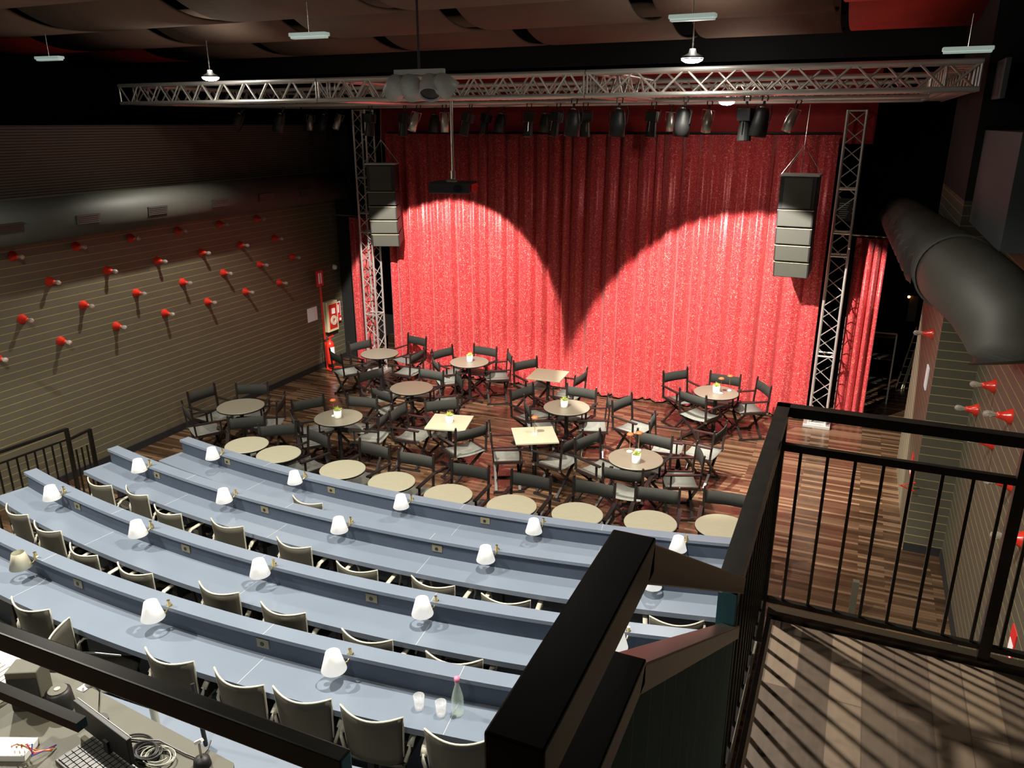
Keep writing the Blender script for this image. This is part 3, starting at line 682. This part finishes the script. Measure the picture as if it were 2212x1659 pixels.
def mk_tl():
    t = thing('table_lamp', '', 'lamp')
    MB().lathe([(0, 0), (.04, 0), (.04, .008), (.015, .02), (0, .02)], 20).ob('base', 'white', t, smooth=True)
    MB().cyl((0, 0, .02), (0, 0, .25), .005, n=8).ob('stem', 'brass', t)
    MB().lathe([(0, .262), (.03, .258), (.05, .24), (.048, .238), (0, .25)], 20).ob('lamp_shade', 'rust', t, smooth=True)
    return t
KTl = Kind(mk_tl)
for px, py, lb in ((1155, 937, 'on the square table'), (1360, 975, 'left one on the nearest right table'), (1379, 972, 'right one on the nearest right table, behind the pot'), (1556, 849, 'right of the pot on the back right table'), (722, 898, 'left of the pot on the table left of the middle'), (1575, 843, 'right edge of the back right table')):
    p = at(px, py, .745); p.z = .741; KTl.put(p, 0, f'tiny rust-topped brass lamp, {lb}', 'tiny rust-topped table lamps')

# ------------------------------------------------------------------ tiers and curved desks
ZL = [1.03, 1.18, 1.33, 1.47]        # ledge heights
UC = [(-1.1833, 5.9909, 4.3126), (-1.2152, 5.8213, 4.3203), (-1.2145, 5.5343, 4.2821), (-1.2745, 5.8005, 4.7715)]
arcs = [(c[0]*(CZ-z), c[1]*(CZ-z), c[2]*(CZ-z)) for c, z in zip(UC, ZL)]
xl = [-7.40, -7.66, -7.62, -7.6]; xr = [-.55, -.55, -.55, -.55]
FL = [z-.92 for z in ZL]
def arcpts(arc, dr, x0, x1, n=48):
    cx, cy, r = arc; rr = r+dr
    a0 = math.asin((x0-cx)/r); a1 = math.asin((x1-cx)/r)
    return [Vector((cx+rr*math.sin(a0+(a1-a0)*i/n), cy-rr*math.cos(a0+(a1-a0)*i/n), 0)) for i in range(n+1)]
def band(arc, d0, d1, x0, x1, z0, z1, name, m, parent=None, n=48):
    A = arcpts(arc, d0, x0, x1, n); B = arcpts(arc, d1, x0, x1, n)
    return MB().prism([(p.x, p.y) for p in A]+[(p.x, p.y) for p in B[::-1]], z0, z1).ob(name, m, parent)
rown = ['front', 'second', 'third', 'fourth']
# ledge: near edge radius r, far edge r-0.125 ; desk from r to r+0.29
for k in range(4):
    z = ZL[k]; zd = z-.18
    x0, x1 = xl[k], xr[k]
    t = thing('curved_desk', f'long curved blue desk with raised ledge, {rown[k]} row from the stage', 'desk', (0, 0, 0), 0, 'curved blue desks')
    band(arcs[k], -.125, .0, x0, x1, z-.03, z, 'ledge', 'blue', t)
    band(arcs[k], -.115, -.02, x0+.005, x1-.005, FL[k], z-.03, 'front_panel', 'blued', t)
    band(arcs[k], -.02, .29, x0-.03, x1, zd-.045, zd, 'worktop', 'blue', t)
    for i in range(9):
        xx = x0+.25+i*(x1-x0-.5)/8; q = arcpts(arcs[k], .22, xx, xx+.001, 1)[0]
        MB().box(q.x-.025, q.x+.025, q.y-.025, q.y+.025, FL[k], zd-.045).ob('leg', 'black', t)
    for i, xs in enumerate(([-5.9, -3.35, -1.9], [-6.2, -4.8, -3.2, -1.6], [-6.0, -4.2, -2.6, -1.3], [-5.6, -3.35, -1.93])[k]):
        A = arcpts(arcs[k], -.125, xs, xs+.004, 1)[0]; B = arcpts(arcs[k], 0, xs, xs+.004, 1)[0]; C2 = arcpts(arcs[k], .29, xs, xs+.004, 1)[0]
        MB().bar((A.x, A.y, z+.0005), (B.x, B.y, z+.0005), .0035, .001).ob('joint', 'seam', t)
        MB().bar((B.x, B.y, zd+.0005), (C2.x, C2.y, zd+.0005), .0035, .001).ob('joint', 'seam', t)
# tier platforms (taupe)
for k in range(0, 4):
    pts = arcpts(arcs[k], -.13, -8.3, -.35); poly = [(p.x, p.y) for p in pts]
    if k < 3:
        q = arcpts(arcs[k+1], -.13, -8.3, -.35)
    else:
        q = [Vector((p.x, p.y-1.25, 0)) for p in pts]
    poly += [(p.x, p.y) for p in q[::-1]]
    struct(MB().prism(poly, 0, FL[k]-.002).ob('floor_tier', 'carpet'))

# back desk of the control area (fifth row)
arc5 = (-4.2, 18.9, 16.55)
t = thing('curved_desk', 'curved blue desk of the row behind the black handrail at lower left', 'desk', (0, 0, 0), 0, 'curved blue desks')
band(arc5, -.12, .45, -6.5, -1.15, 1.53, 1.57, 'worktop', 'blue', t)
band(arc5, -.10, -.05, -6.5, -1.15, .68, 1.53, 'front_panel', 'blued', t)
for i in range(6):
    q = arcpts(arc5, .4, -6.2+i, -6.19+i, 1)[0]; MB().box(q.x-.025, q.x+.025, q.y-.025, q.y+.025, .68, 1.53).ob('leg', 'black', t)
pts = arcpts(arcs[3], -.13, -8.3, -.35)
struct(MB().prism([(p.x, p.y-1.25) for p in pts]+[(-.35, .2), (-8.3, .2)], 0, .68).ob('floor_tier', 'carpet'))

# outlets
OUT = [(0, 501, 993), (0, 717, 1058), (0, 1047, 1126), (1, 343, 1025), (1, 577, 1098), (1, 945, 1184), (2, 168, 1093), (2, 401, 1185), (2, 803, 1292), (3, 165, 1262), (3, 568, 1390)]
def mk_out():
    t = thing('power_outlet', '', 'outlet')
    MB().box(-.05, .05, -.006, 0, -.035, .035).ob('plate', 'outlet', t, bevel=.002)
    MB().cyl((-.005, -.0055, -.003), (-.005, -.009, -.003), .016, n=16).ob('socket', 'black', t)
    return t
KO = Kind(mk_out)
for i, (k, px, py) in enumerate(OUT):
    cx, cy, r = arcs[k]
    p = at(px, py, ZL[k]-.09)
    a = math.atan2(p.x-cx, cy-p.y); rr = r-.02
    q = Vector((cx+rr*math.sin(a), cy-rr*math.cos(a), ZL[k]-.09))
    nth = sum(1 for o in OUT[:i+1] if o[0] == k)
    KO.put(q, a, f'small socket plate on the upright of the {rown[k]} blue desk, {sn[nth-1]} from the left', 'socket plates on the desks')

# desk lamps
def mk_dl(shade='shade'):
    def f():
        t = thing('desk_lamp', '', 'lamp')
        s = MB().lathe([(.047, .068), (.083, -.062), (.081, -.062), (.045, .068)], 32, (0, 0, 0)).ob('lamp_shade', shade, t, smooth=True)
        MB().sph((0, 0, -.01), .022, 10, (1, 1, 1.4)).ob('bulb', 'white', t, smooth=True)
        MB().tube([(0, 0, -.04), (.03, .03, -.05), (.07, .06, -.03), (.075, .095, .0)], .006, 6).ob('arm', 'brass', t)
        MB().cyl((.075, .08, .0), (.075, .10, .0), .022, n=16).cyl((.075, .085, -.02), (.075, .085, .05), .012, n=10).ob('wall_mount', 'brass', t)
        return t
    return f
KL, KLc = Kind(mk_dl()), Kind(mk_dl('shadec'))
LP = [(0, 458, 979), (0, 636, 1031), (0, 866, 1083), (0, 1153, 1136), (0, 1465, 1174), (1, 299, 1005), (1, 483, 1070), (1, 732, 1133), (1, 1049, 1196), (1, 1409, 1252),
      (2, 110, 1064), (2, 296, 1141), (2, 560, 1226), (2, 912, 1310), (2, 1332, 1380), (3, 42, 1210), (3, 328, 1318), (3, 720, 1428)]
for i, (k, px, py) in enumerate(LP):
    cx, cy, r = arcs[k]; d = ray(px, py)
    # point of the pixel ray that stands 0.08 m in front of the upright
    lo = None; best = None
    for j in range(400):
        tt = 2+j*.02; q = CAM+d*tt; e = abs(math.hypot(q.x-cx, q.y-cy)-(r+.075))
        if q.z > ZL[k]-.17 and q.z < ZL[k]+.4 and (best is None or e < best[0]): best = (e, q)
    q = best[1]
    a = math.atan2(q.x-cx, cy-q.y)
    nth = sum(1 for o in LP[:i+1] if o[0] == k)
    K = KLc if (k == 3 and nth == 1) else KL
    K.put(q, a, f"{'cream' if K is KLc else 'white'} shaded brass desk lamp on the {rown[k]} blue desk, {sn[nth-1]} from the left", 'white shaded lamps along the blue desks')

# armchairs at desks
def mk_arm():
    t = thing('desk_chair', '', 'chair')
    n = 12; pts = []
    for i in range(n+1):
        u = -1+2*i/n; row = []
        for v in range(7):
            f = v/6; z = .46+.37*f; wd = .185+.02*f
            row.append(Vector((u*wd, -.215-.05*f+.07*u*u*(.6+.4*f), z-.02*(1-u*u)*f)))
        pts.append(row)
    MB().grid(pts).ob('backrest', 'shell', t, smooth=True, solid=.012)
    top = [p[-1]+Vector((0, 0, .004)) for p in pts]
    top = [p+Vector((0, 0, .003)) for p in pts[0][1:-1]]+top+[p+Vector((0, 0, .003)) for p in pts[-1][-2:0:-1]]
    MB().tube(top, .0075, 6).ob('edge_rim', 'rim', t, smooth=True)
    MB().grid([[Vector((u*.2, y, .455-.015*(1-u*u)-(.02 if y > .18 else 0))) for y in (-.2, -.05, .1, .2, .235)] for u in (-1, -.6, -.2, .2, .6, 1)]).ob('seat', 'shell', t, smooth=True, solid=.014)
    for s in (-1, 1):
        MB().grid([[Vector((s*x, y, z)) for x in (.212, .25)] for y, z in ((-.17, .60), (-.13, .635), (-.02, .645), (.10, .65), (.14, .645))]).ob('arm', 'rim', t, smooth=True, solid=.012)
        MB().tube([(s*.205, -.19, .50), (s*.23, -.18, .58), (s*.23, -.16, .61)], .012, 8).ob('arm_support', 'rim', t, smooth=True)
        MB().tube([(s*.23, .13, .64), (s*.225, .16, .56), (s*.2, .16, .46)], .010, 8).ob('arm_support', 'rim', t, smooth=True)
        MB().cyl((s*.19, .18, .45), (s*.21, .22, 0), .014, .012, 8).ob('leg', 'black', t)
        MB().cyl((s*.19, -.18, .46), (s*.21, -.25, 0), .014, .012, 8).ob('leg', 'black', t)
    return t
KA = Kind(mk_arm)
CH = [(0, 655, 1086), (1, 203, 1047), (1, 283, 1066), (1, 350, 1108), (1, 480, 1137), (1, 624, 1180), (1, 762, 1233), (1, 927, 1266), (1, 1088, 1302), (1, 1462, 1350), (2, 22, 1108), (2, 88, 1145), (2, 165, 1196), (2, 277, 1238), (2, 460, 1280), (2, 600, 1325), (2, 783, 1385), (2, 975, 1432),
      (3, 48, 1316), (3, 108, 1378), (3, 350, 1430), (3, 500, 1478), (3, 640, 1515), (3, 792, 1556), (3, 985, 1606)]
for i, (k, px, py) in enumerate(CH):
    cx, cy, r = arcs[k]; p = at(px, py, FL[k]+.82); p.z = FL[k]
    a = math.atan2(p.x-cx, cy-p.y)
    d = Vector((-math.sin(a), math.cos(a), 0))
    yw = a+random.uniform(-.08, .08)
    if (k, px) == (3, 108): yw = a-.9
    q = p+Vector((-math.sin(yw), math.cos(yw), 0))*.26
    nth = sum(1 for o in CH[:i+1] if o[0] == k)
    KA.put(q, yw, f'taupe plastic armchair at the {rown[k]} blue desk, {sn[nth-1]} from the left', 'taupe armchairs at the blue desks')

# glasses and bottle on fourth desk
zd = ZL[3]-.18
def mk_gl():
    t = thing('drinking_glass', '', 'glass')
    MB().lathe([(0, 0), (.028, 0), (.036, .095), (.033, .095), (.026, .012), (0, .012)], 24).ob('tumbler', 'gl', t, smooth=True)
    return t
KG = Kind(mk_gl)
for px, py, lb in ((906, 1530, 'left'), (953, 1544, 'right')):
    p = at(px, py, zd); p.z += .001; KG.put(p, 0, f'clear drinking glass on the fourth blue desk, the {lb} one of two', 'two glasses on the desk')
p = at(989, 1540, zd); p.z += .001
t = thing('water_bottle', 'clear glass water bottle with pink cap beside two glasses on the desk', 'bottle', p)
MB().lathe([(0, 0), (.036, 0), (.038, .01), (.038, .11), (.03, .15), (.014, .21), (.013, .245), (0, .245)], 24).ob('body', 'water', t, smooth=True)
MB().lathe([(.015, .235), (.017, .24), (.017, .265), (0, .268)], 16).ob('cap', 'pink', t, smooth=True)

# ------------------------------------------------------------------ left stair railing by the wall
a0 = atx(0, 977, -9.0)
t = thing('stair_railing', 'black railing with vertical bars by the left wall beside the desks', 'railing', (-8.55, 0, 0))
xr_ = -8.55
pA = atx(-40, 990, xr_); pB = atx(143, 927, xr_); pC = atx(193, 928, xr_)
print('leftrail', pA, pB, pC)
MB().bar((0, pA.y, pA.z), (0, pB.y, pB.z), .035, .035).ob('handrail', 'rail', t)
MB().bar((0, pA.y, pA.z-.13), (0, pB.y, pB.z-.13), .02, .02).ob('upper_rail', 'rail', t)
MB().bar((0, pB.y, pB.z-.14), (0, pC.y, pC.z), .03, .03).ob('handrail', 'rail', t)
MB().box(-.02, .02, pB.y-.02, pB.y+.02, 0, pB.z+.01).ob('post', 'rail', t)
MB().box(-.02, .02, pC.y-.02, pC.y+.02, 0, pC.z+.01).ob('post', 'rail', t)
for k in range(14):
    y = pB.y-.11*(k+1); f = (y-pA.y)/(pB.y-pA.y)
    if y > pA.y: MB().box(-.008, .008, y-.008, y+.008, .05, pA.z+(pB.z-pA.z)*f-.13).ob('baluster', 'rail', t)
for k in range(3):
    y = pB.y+(pC.y-pB.y)*(k+1)/4; MB().box(-.008, .008, y-.008, y+.008, .05, pB.z-.30).ob('baluster', 'rail', t)
MB().bar((0, pA.y, .12), (0, pC.y, .12), .02, .02).ob('lower_rail', 'rail', t)

# ------------------------------------------------------------------ platform and railings near the camera
ZP = 2.75
struct(MB().box(-.15, XR, .3, 3.10, ZP-.14, ZP-.01).ob('floor_platform', 'rail'))
struct(MB().box(-.13, XR, .3, 3.02, ZP-.01, ZP).ob('floor_platform_boards', 'plat'))
struct(MB().box(-.15, XR, 3.03, 3.10, ZP-.012, ZP+.02).ob('trim_3', 'railt'))
xs = -.18
t = thing('balcony_railing', 'black steel railing with thin bars across the front of the platform', 'railing', (0, 3.06, ZP))
MB().box(xs-.025, XR, -.025, .025, .91, .95).ob('handrail', 'rail', t)
MB().box(xs+.02, XR, -.012, .012, .76, .79).ob('upper_rail', 'rail', t)
MB().box(xs+.02, XR, -.012, .012, .06, .08).ob('lower_rail', 'rail', t)
for k in range(13):
    x = xs+.085+k*.1
    if abs(x-.97+.0) > .2 or True: MB().box(x-.006, x+.006, -.006, .006, .08, .76).ob('baluster', 'rail', t)
px_ = aty(2160, 1250, 3.06).x
MB().box(px_-.02, px_+.02, -.02, .02, .0, .91).ob('post', 'rail', t)
t = thing('side_railing', 'black steel railing along the left edge of the platform', 'railing', (xs, 0, 0))
MB().bar((0, 1.73, 3.68), (0, 3.085, 3.68), .05, .04).ob('handrail', 'rail', t)
MB().bar((0, 1.73, 3.54), (0, 3.06, 3.54), .024, .024).ob('upper_rail', 'rail', t)
MB().bar((0, .6, ZP+.07), (0, 3.06, ZP+.07), .024, .02).ob('lower_rail', 'rail', t)
MB().box(-.022, .022, 3.04, 3.084, ZP-.14, 3.66).ob('post', 'rail', t)
MB().box(-.022, .022, 1.71, 1.755, ZP-.14, 3.66).ob('post', 'teal', t)
for k in range(12):
    y = 1.85+k*.1; MB().box(-.008, .008, y-.006, y+.006, ZP+.08, 3.53).ob('baluster', 'rail', t)
# sloping stair parapet
t = thing('stair_parapet', 'dark stair parapet beside the camera with thick handrail and grooved steel panel', 'parapet', (-.165, 0, 0))
MB().box(-.022, .022, .375, .675, 4.325, 4.365).ob('handrail', 'rail', t, bevel=.002)
MB().bar((0, .66, 4.343), (0, 1.73, 3.68), .044, .04).ob('handrail', 'railt', t, bevel=.002)
MB().box(-.02, .02, .2, .675, 4.19, 4.222).ob('panel_cap', 'rail', t, bevel=.002)
MB().bar((0, .66, 4.206), (0, 1.73, 3.545), .04, .032).ob('panel_cap', 'railt', t, bevel=.002)
b = MB(); V = [(0, .2, 4.19), (0, .665, 4.19), (0, 1.72, 3.53), (0, 1.72, 2.6), (0, .2, 2.6)]
for sx in (.006, -.006):
    b.b.faces.new([b.b.verts.new((sx, q[1], q[2])) for q in V])
b.ob('grooved_panel', 'teal', t, solid=.004)
MB().box(-.02, .02, .2, .24, 4.222, 4.325).ob('bracket', 'rail', t)
# gallery parapet along X (lower-left bar)
t = thing('gallery_railing', 'thick black handrail crossing the lower left corner in front of the desks', 'railing', (0, .72, 0))
MB().box(-2.6, -.58, -.013, .013, 3.846, 3.888).ob('handrail', 'rail', t, bevel=.003)
MB().box(-.605, -.58, -.012, .012, 3.60, 3.846).ob('post', 'rail', t)
MB().box(-2.6, -1.16, -.010, .010, 3.722, 3.742).ob('lower_rail', 'rail', t)

# ------------------------------------------------------------------ control desk things
zc = 2.36
P = lambda x, y, z=zc: at(x, y, z)
q = [P(140, 1455), P(505, 1648), P(500, 1760), P(-260, 1760), P(-120, 1440)]
t = thing('control_desk', 'grey control desk at lower left holding keyboard, cables and monitor', 'desk', (0, 0, 0))
MB().prism([(v.x, v.y) for v in q], zc-.03, zc).ob('desk_top', 'desk', t)
cx_ = sum(v.x for v in q)/5; cy_ = sum(v.y for v in q)/5
for v in (q[0], q[1], q[2], q[3]):
    c = Vector((cx_+(v.x-cx_)*.9, cy_+(v.y-cy_)*.9, 0)); MB().box(c.x-.02, c.x+.02, c.y-.02, c.y+.02, .68, zc-.03).ob('leg', 'black', t)
# keyboard
a = P(207, 1592, zc+.02); b_ = P(300, 1665, zc+.02); c_ = P(145, 1612, zc+.02)
dx = (b_-a).normalized(); ang = math.atan2(dx.y, dx.x)
t = thing('keyboard', 'dark computer keyboard on the control desk', 'keyboard', (a.x, a.y, zc+.001), ang)
MB().box(-.02, .43, -.155, .01, 0, .015).ob('case', 'key', t, bevel=.003)
mb = MB()
for i in range(18):
    for j in range(6): mb.box(-.01+i*.0245, .010+i*.0245, -.145+j*.0255, -.123+j*.0255, .015, .022)
o = mb.ob('key_caps', 'keyt', t); o['kind'] = 'stuff'
# monitor seen from above, leaning
a = P(292, 1668); b_ = P(205, 1600); dv = b_-a; ln = dv.length
t = thing('monitor', 'thin dark monitor seen almost edge-on above the keyboard', 'monitor', (a.x, a.y, zc), math.atan2(dv.y, dv.x))
MB().box(0, ln+.1, -.01, .01, .04, .16).ob('screen', 'screen', t, bevel=.003)
MB().box(0, ln+.1, -.012, -.010, .156, .160).ob('edge_highlight', 'rim', t)
MB().box(ln/2-.02, ln/2+.06, -.05, .05, 0, .012).box(ln/2, ln/2+.03, .0, .02, .012, .08).ob('stand', 'black', t)
# grey box speaker
p = P(75, 1520, zc)
t = thing('monitor_speaker', 'grey box-shaped desk speaker at the left edge of the control desk', 'loudspeaker', (p.x, p.y, zc+.0), R(28))
MB().box(-.065, .065, -.05, .05, 0, .2).ob('cabinet', 'desk', t, bevel=.006)
MB().box(-.06, .06, -.054, -.05, .015, .17).ob('grille', 'spkb', t)
p = P(133, 1530, zc)
t = thing('tape_canister', 'round black canister with grey lid beside the grey speaker', 'canister', (p.x, p.y, zc))
MB().lathe([(0, 0), (.055, 0), (.058, .01), (.05, .09), (.038, .095)], 28).ob('body', 'spkb', t, smooth=True)
MB().lathe([(.038, .094), (.038, .10), (0, .101)], 28).ob('lid', 'desk', t); MB().lathe([(.012, .101), (.012, .104), (0, .104)], 20).ob('hub', 'pale', t)
# clip lamp with white paddles
p = P(213, 1560, zc)
t = thing('clip_lamp', 'small white clip lamp with thin bent wire arms above the keyboard', 'lamp', (p.x, p.y, zc))
MB().tube([(0, 0, 0), (.02, .02, .15), (-.06, .0, .26), (-.12, .05, .28)], .005, 6).ob('gooseneck', 'steel', t)
MB().cyl((0, 0, 0), (0, 0, .015), .04, n=16).ob('base', 'black', t)
MB().sph((.0, 0, .2), .022, 12).ob('joint', 'clip', t, smooth=True)
MB().box(-.05, -.01, -.03, .01, .17, .175).ob('paddle', 'clip', t); MB().box(.01, .05, .02, .05, .22, .226).ob('paddle', 'clip', t)
MB().tube([(-.12, .05, .28), (-.02, .06, .30), (.08, .1, .29)], .003, 6).ob('wire_arm', 'steel', t)
# cables
def coil(px, py, r, turns, label, m='cable', rad=.004, sy=.75):
    c = P(px, py, zc); pts = []
    for i in range(turns*24+1):
        a = 2*PI*i/24; rr = r*(1+.12*math.sin(a*.37+px))
        pts.append((c.x+rr*math.cos(a)+.01*math.sin(i*.2), c.y+rr*sy*math.sin(a), zc+.006+.0035*(i/24)))
    tag(MB().tube(pts, rad, 5).ob('cable_coil', m), label, 'cable')
coil(318, 1632, .055, 7, 'dark coil of cable beside the keyboard', 'cable', .004)
coil(345, 1640, .06, 5, 'pale grey coil of cable right of the dark coil', 'cablel', .0025)
coil(290, 1612, .07, 1, 'single wide loop of dark cable behind the coils', 'cable', .004)
pts = [P(*v, zc+.008) for v in ((225, 1590), (300, 1598), (345, 1600), (400, 1628), (430, 1640), (448, 1620), (455, 1600))]
tag(MB().tube(pts, .004, 6).ob('loose_cable', 'cable'), 'thin black cable trailing to the small microphone on the desk', 'cable')
p = P(452, 1650, zc-.0)
t = thing('gooseneck_microphone', 'slim black stand with silver clip at the edge of the control desk', 'microphone', (p.x-.02, p.y-.015, zc))
MB().lathe([(0, 0), (.035, 0), (.03, .03), (.01, .04), (0, .04)], 18).ob('base', 'black', t, smooth=True)
MB().cyl((0, 0, .03), (0, 0, .12), .005).ob('stem', 'sil', t); MB().bar((-.02, 0, .1), (.02, 0, .13), .012, .012).ob('clip', 'clip', t)
p1 = P(330, 1515, zc); 
t = thing('desk_post', 'pale round post rising behind the control desk under the black handrail', 'post', (P(342, 1580, 1.57).x, P(342, 1580, 1.57).y, 1.57))
MB().cyl((0, 0, 0), (-.02, 0, .30), .02, n=16).ob('pole', 'rim', t)
p = P(445, 1610, 1.57)
t = thing('black_rod', 'thin black rod leaning under the black handrail', 'rod', (p.x, p.y, 1.575))
MB().cyl((0, 0, 0), (-.10, .06, .32), .012, n=10).ob('shaft', 'black', t)
# papers / bright panel left edge
a = P(-30, 1480, zc)
t = thing('mixing_console', 'pale lit mixing console at the lower left picture edge', 'console', (P(-20, 1500).x, P(-20, 1500).y, zc))
MB().box(-.25, .1, -.2, .2, 0, .05).ob('body', 'rim', t, bevel=.006)
mb = MB()
for i in range(10): mb.box(-.22+i*.03, -.21+i*.03, -.15, .12, .05, .055)
mb.ob('faders', 'grey', t)
p = P(28, 1625)
t = thing('wired_device', 'open white device with red and orange wires at the lower left corner', 'device', (p.x, p.y, zc), .4)
MB().box(-.08, .08, -.05, .05, 0, .03).ob('case', 'clip', t, bevel=.003)
for k, mm in enumerate(('rust', 'cabf', 'signr', 'blug')):
    MB().tube([(.0+.02*k, .0, .03), (.05+.02*k, -.03, .07), (.12, -.03-.01*k, .04), (.16, .0+.01*k, .01)], .003, 6).ob('wire', mm, t)

# ------------------------------------------------------------------ right side odds
p = atx(2108, 415, 1.33)
struct(MB().box(1.02, XR, 7.0, 9.19, 3.80, 4.68).ob('trim_4', 'gwall'))
def sign(p, w_, h_, label, nx=-1):
    t = thing('fire_sign', label, 'sign', p)
    MB().box(-.008, 0, -w_/2, w_/2, -h_/2, h_/2).ob('plate', 'signr', t); MB().box(-.011, -.008, -w_/2+.02, w_/2-.02, -h_/2+.03, .02).ob('white_field', 'paper', t)
sign(atx(2187, 1392, XR), .16, .24, 'red and white fire sign low on the right wall behind the railing')
sign(atx(1970, 1003, .95), .16, .26, 'red and white sign on the side of the right pier')
sign_p = atx(2003, 815, .95)
tag(MB().box(.935, .95, sign_p.y-.1, sign_p.y+.1, sign_p.z-.13, sign_p.z+.13).ob('notice_sheet', 'paper'), 'white sheet fixed on the side of the right pier', 'notice')
p = atx(1965, 1050, .9)
tag(MB().tube([(.95, p.y, p.z+.05), (.80, p.y-.02, p.z), (.95, p.y, p.z-.05)], .012, 8).ob('wall_hook', 'red'), 'red bent bracket low on the right pier', 'hook')
p = at(1838, 1330, 0)
pt = aty(1836, 1252, p.y)
tag(MB().box(p.x-.03, p.x+.03, p.y-.03, p.y+.03, 0, max(.3, pt.z)).ob('floor_post', 'desk'), 'short grey post standing on the wooden floor below the platform', 'post')
tag(MB().box(1.02, 1.06, 8.6, 10.2, 4.96, 5.30).ob('wall_board', 'gwall'), 'pale grey-green board on the wall behind the right end of the truss', 'board')
# backstage shelf frame
t = thing('storage_rack', 'dark storage rack with pale edges backstage beyond the right pier', 'rack', (.62, 14.6, 0))
a = aty(1888, 716, 14.6); b_ = aty(1938, 720, 14.6)
wv = b_.x-a.x; t.location.x = a.x
MB().box(0, wv, -.015, .015, a.z-.02, a.z).ob('top_bar', 'grey', t)
for x in (0, wv): MB().box(x-.012, x+.012, -.015, .015, 0, a.z-.02).ob('upright', 'grey', t)
for z in (.35, .8, 1.2): MB().box(0, wv, 0, .35, z, z+.02).ob('shelf', 'vent', t)
for i, (px, py, hh, lb) in enumerate(((1955, 826, 80, 'left'), (1972, 826, 80, 'right'))):
    p = at(px-14, 840, 0)
    t = thing('step_ladder', f'pale wooden ladder leaning backstage beyond the pier, the {lb} one', 'ladder', (p.x, p.y, 0), 0, 'two pale ladders backstage')
    for s in (-.05, .05): MB().bar((s, 0, 0), (s+.25, .9, 1.0), .02, .03).ob('rail', 'pale', t)
    for k in range(7):
        f = .1+k*.13; MB().bar((-.05+.25*f, .9*f, 1.0*f), (.05+.25*f, .9*f, 1.0*f), .02, .015).ob('rung', 'pale', t)
p = aty(1966, 641, 15.5)
t = thing('wall_control_box', 'grey control box with a small amber light in the dark wing', 'control box', p)
MB().box(-.0, .14, 0, .06, -.45, .02).ob('box', 'vent', t); MB().sph((-.02, -.02, 0), .022, 8).ob('indicator', 'led', t)
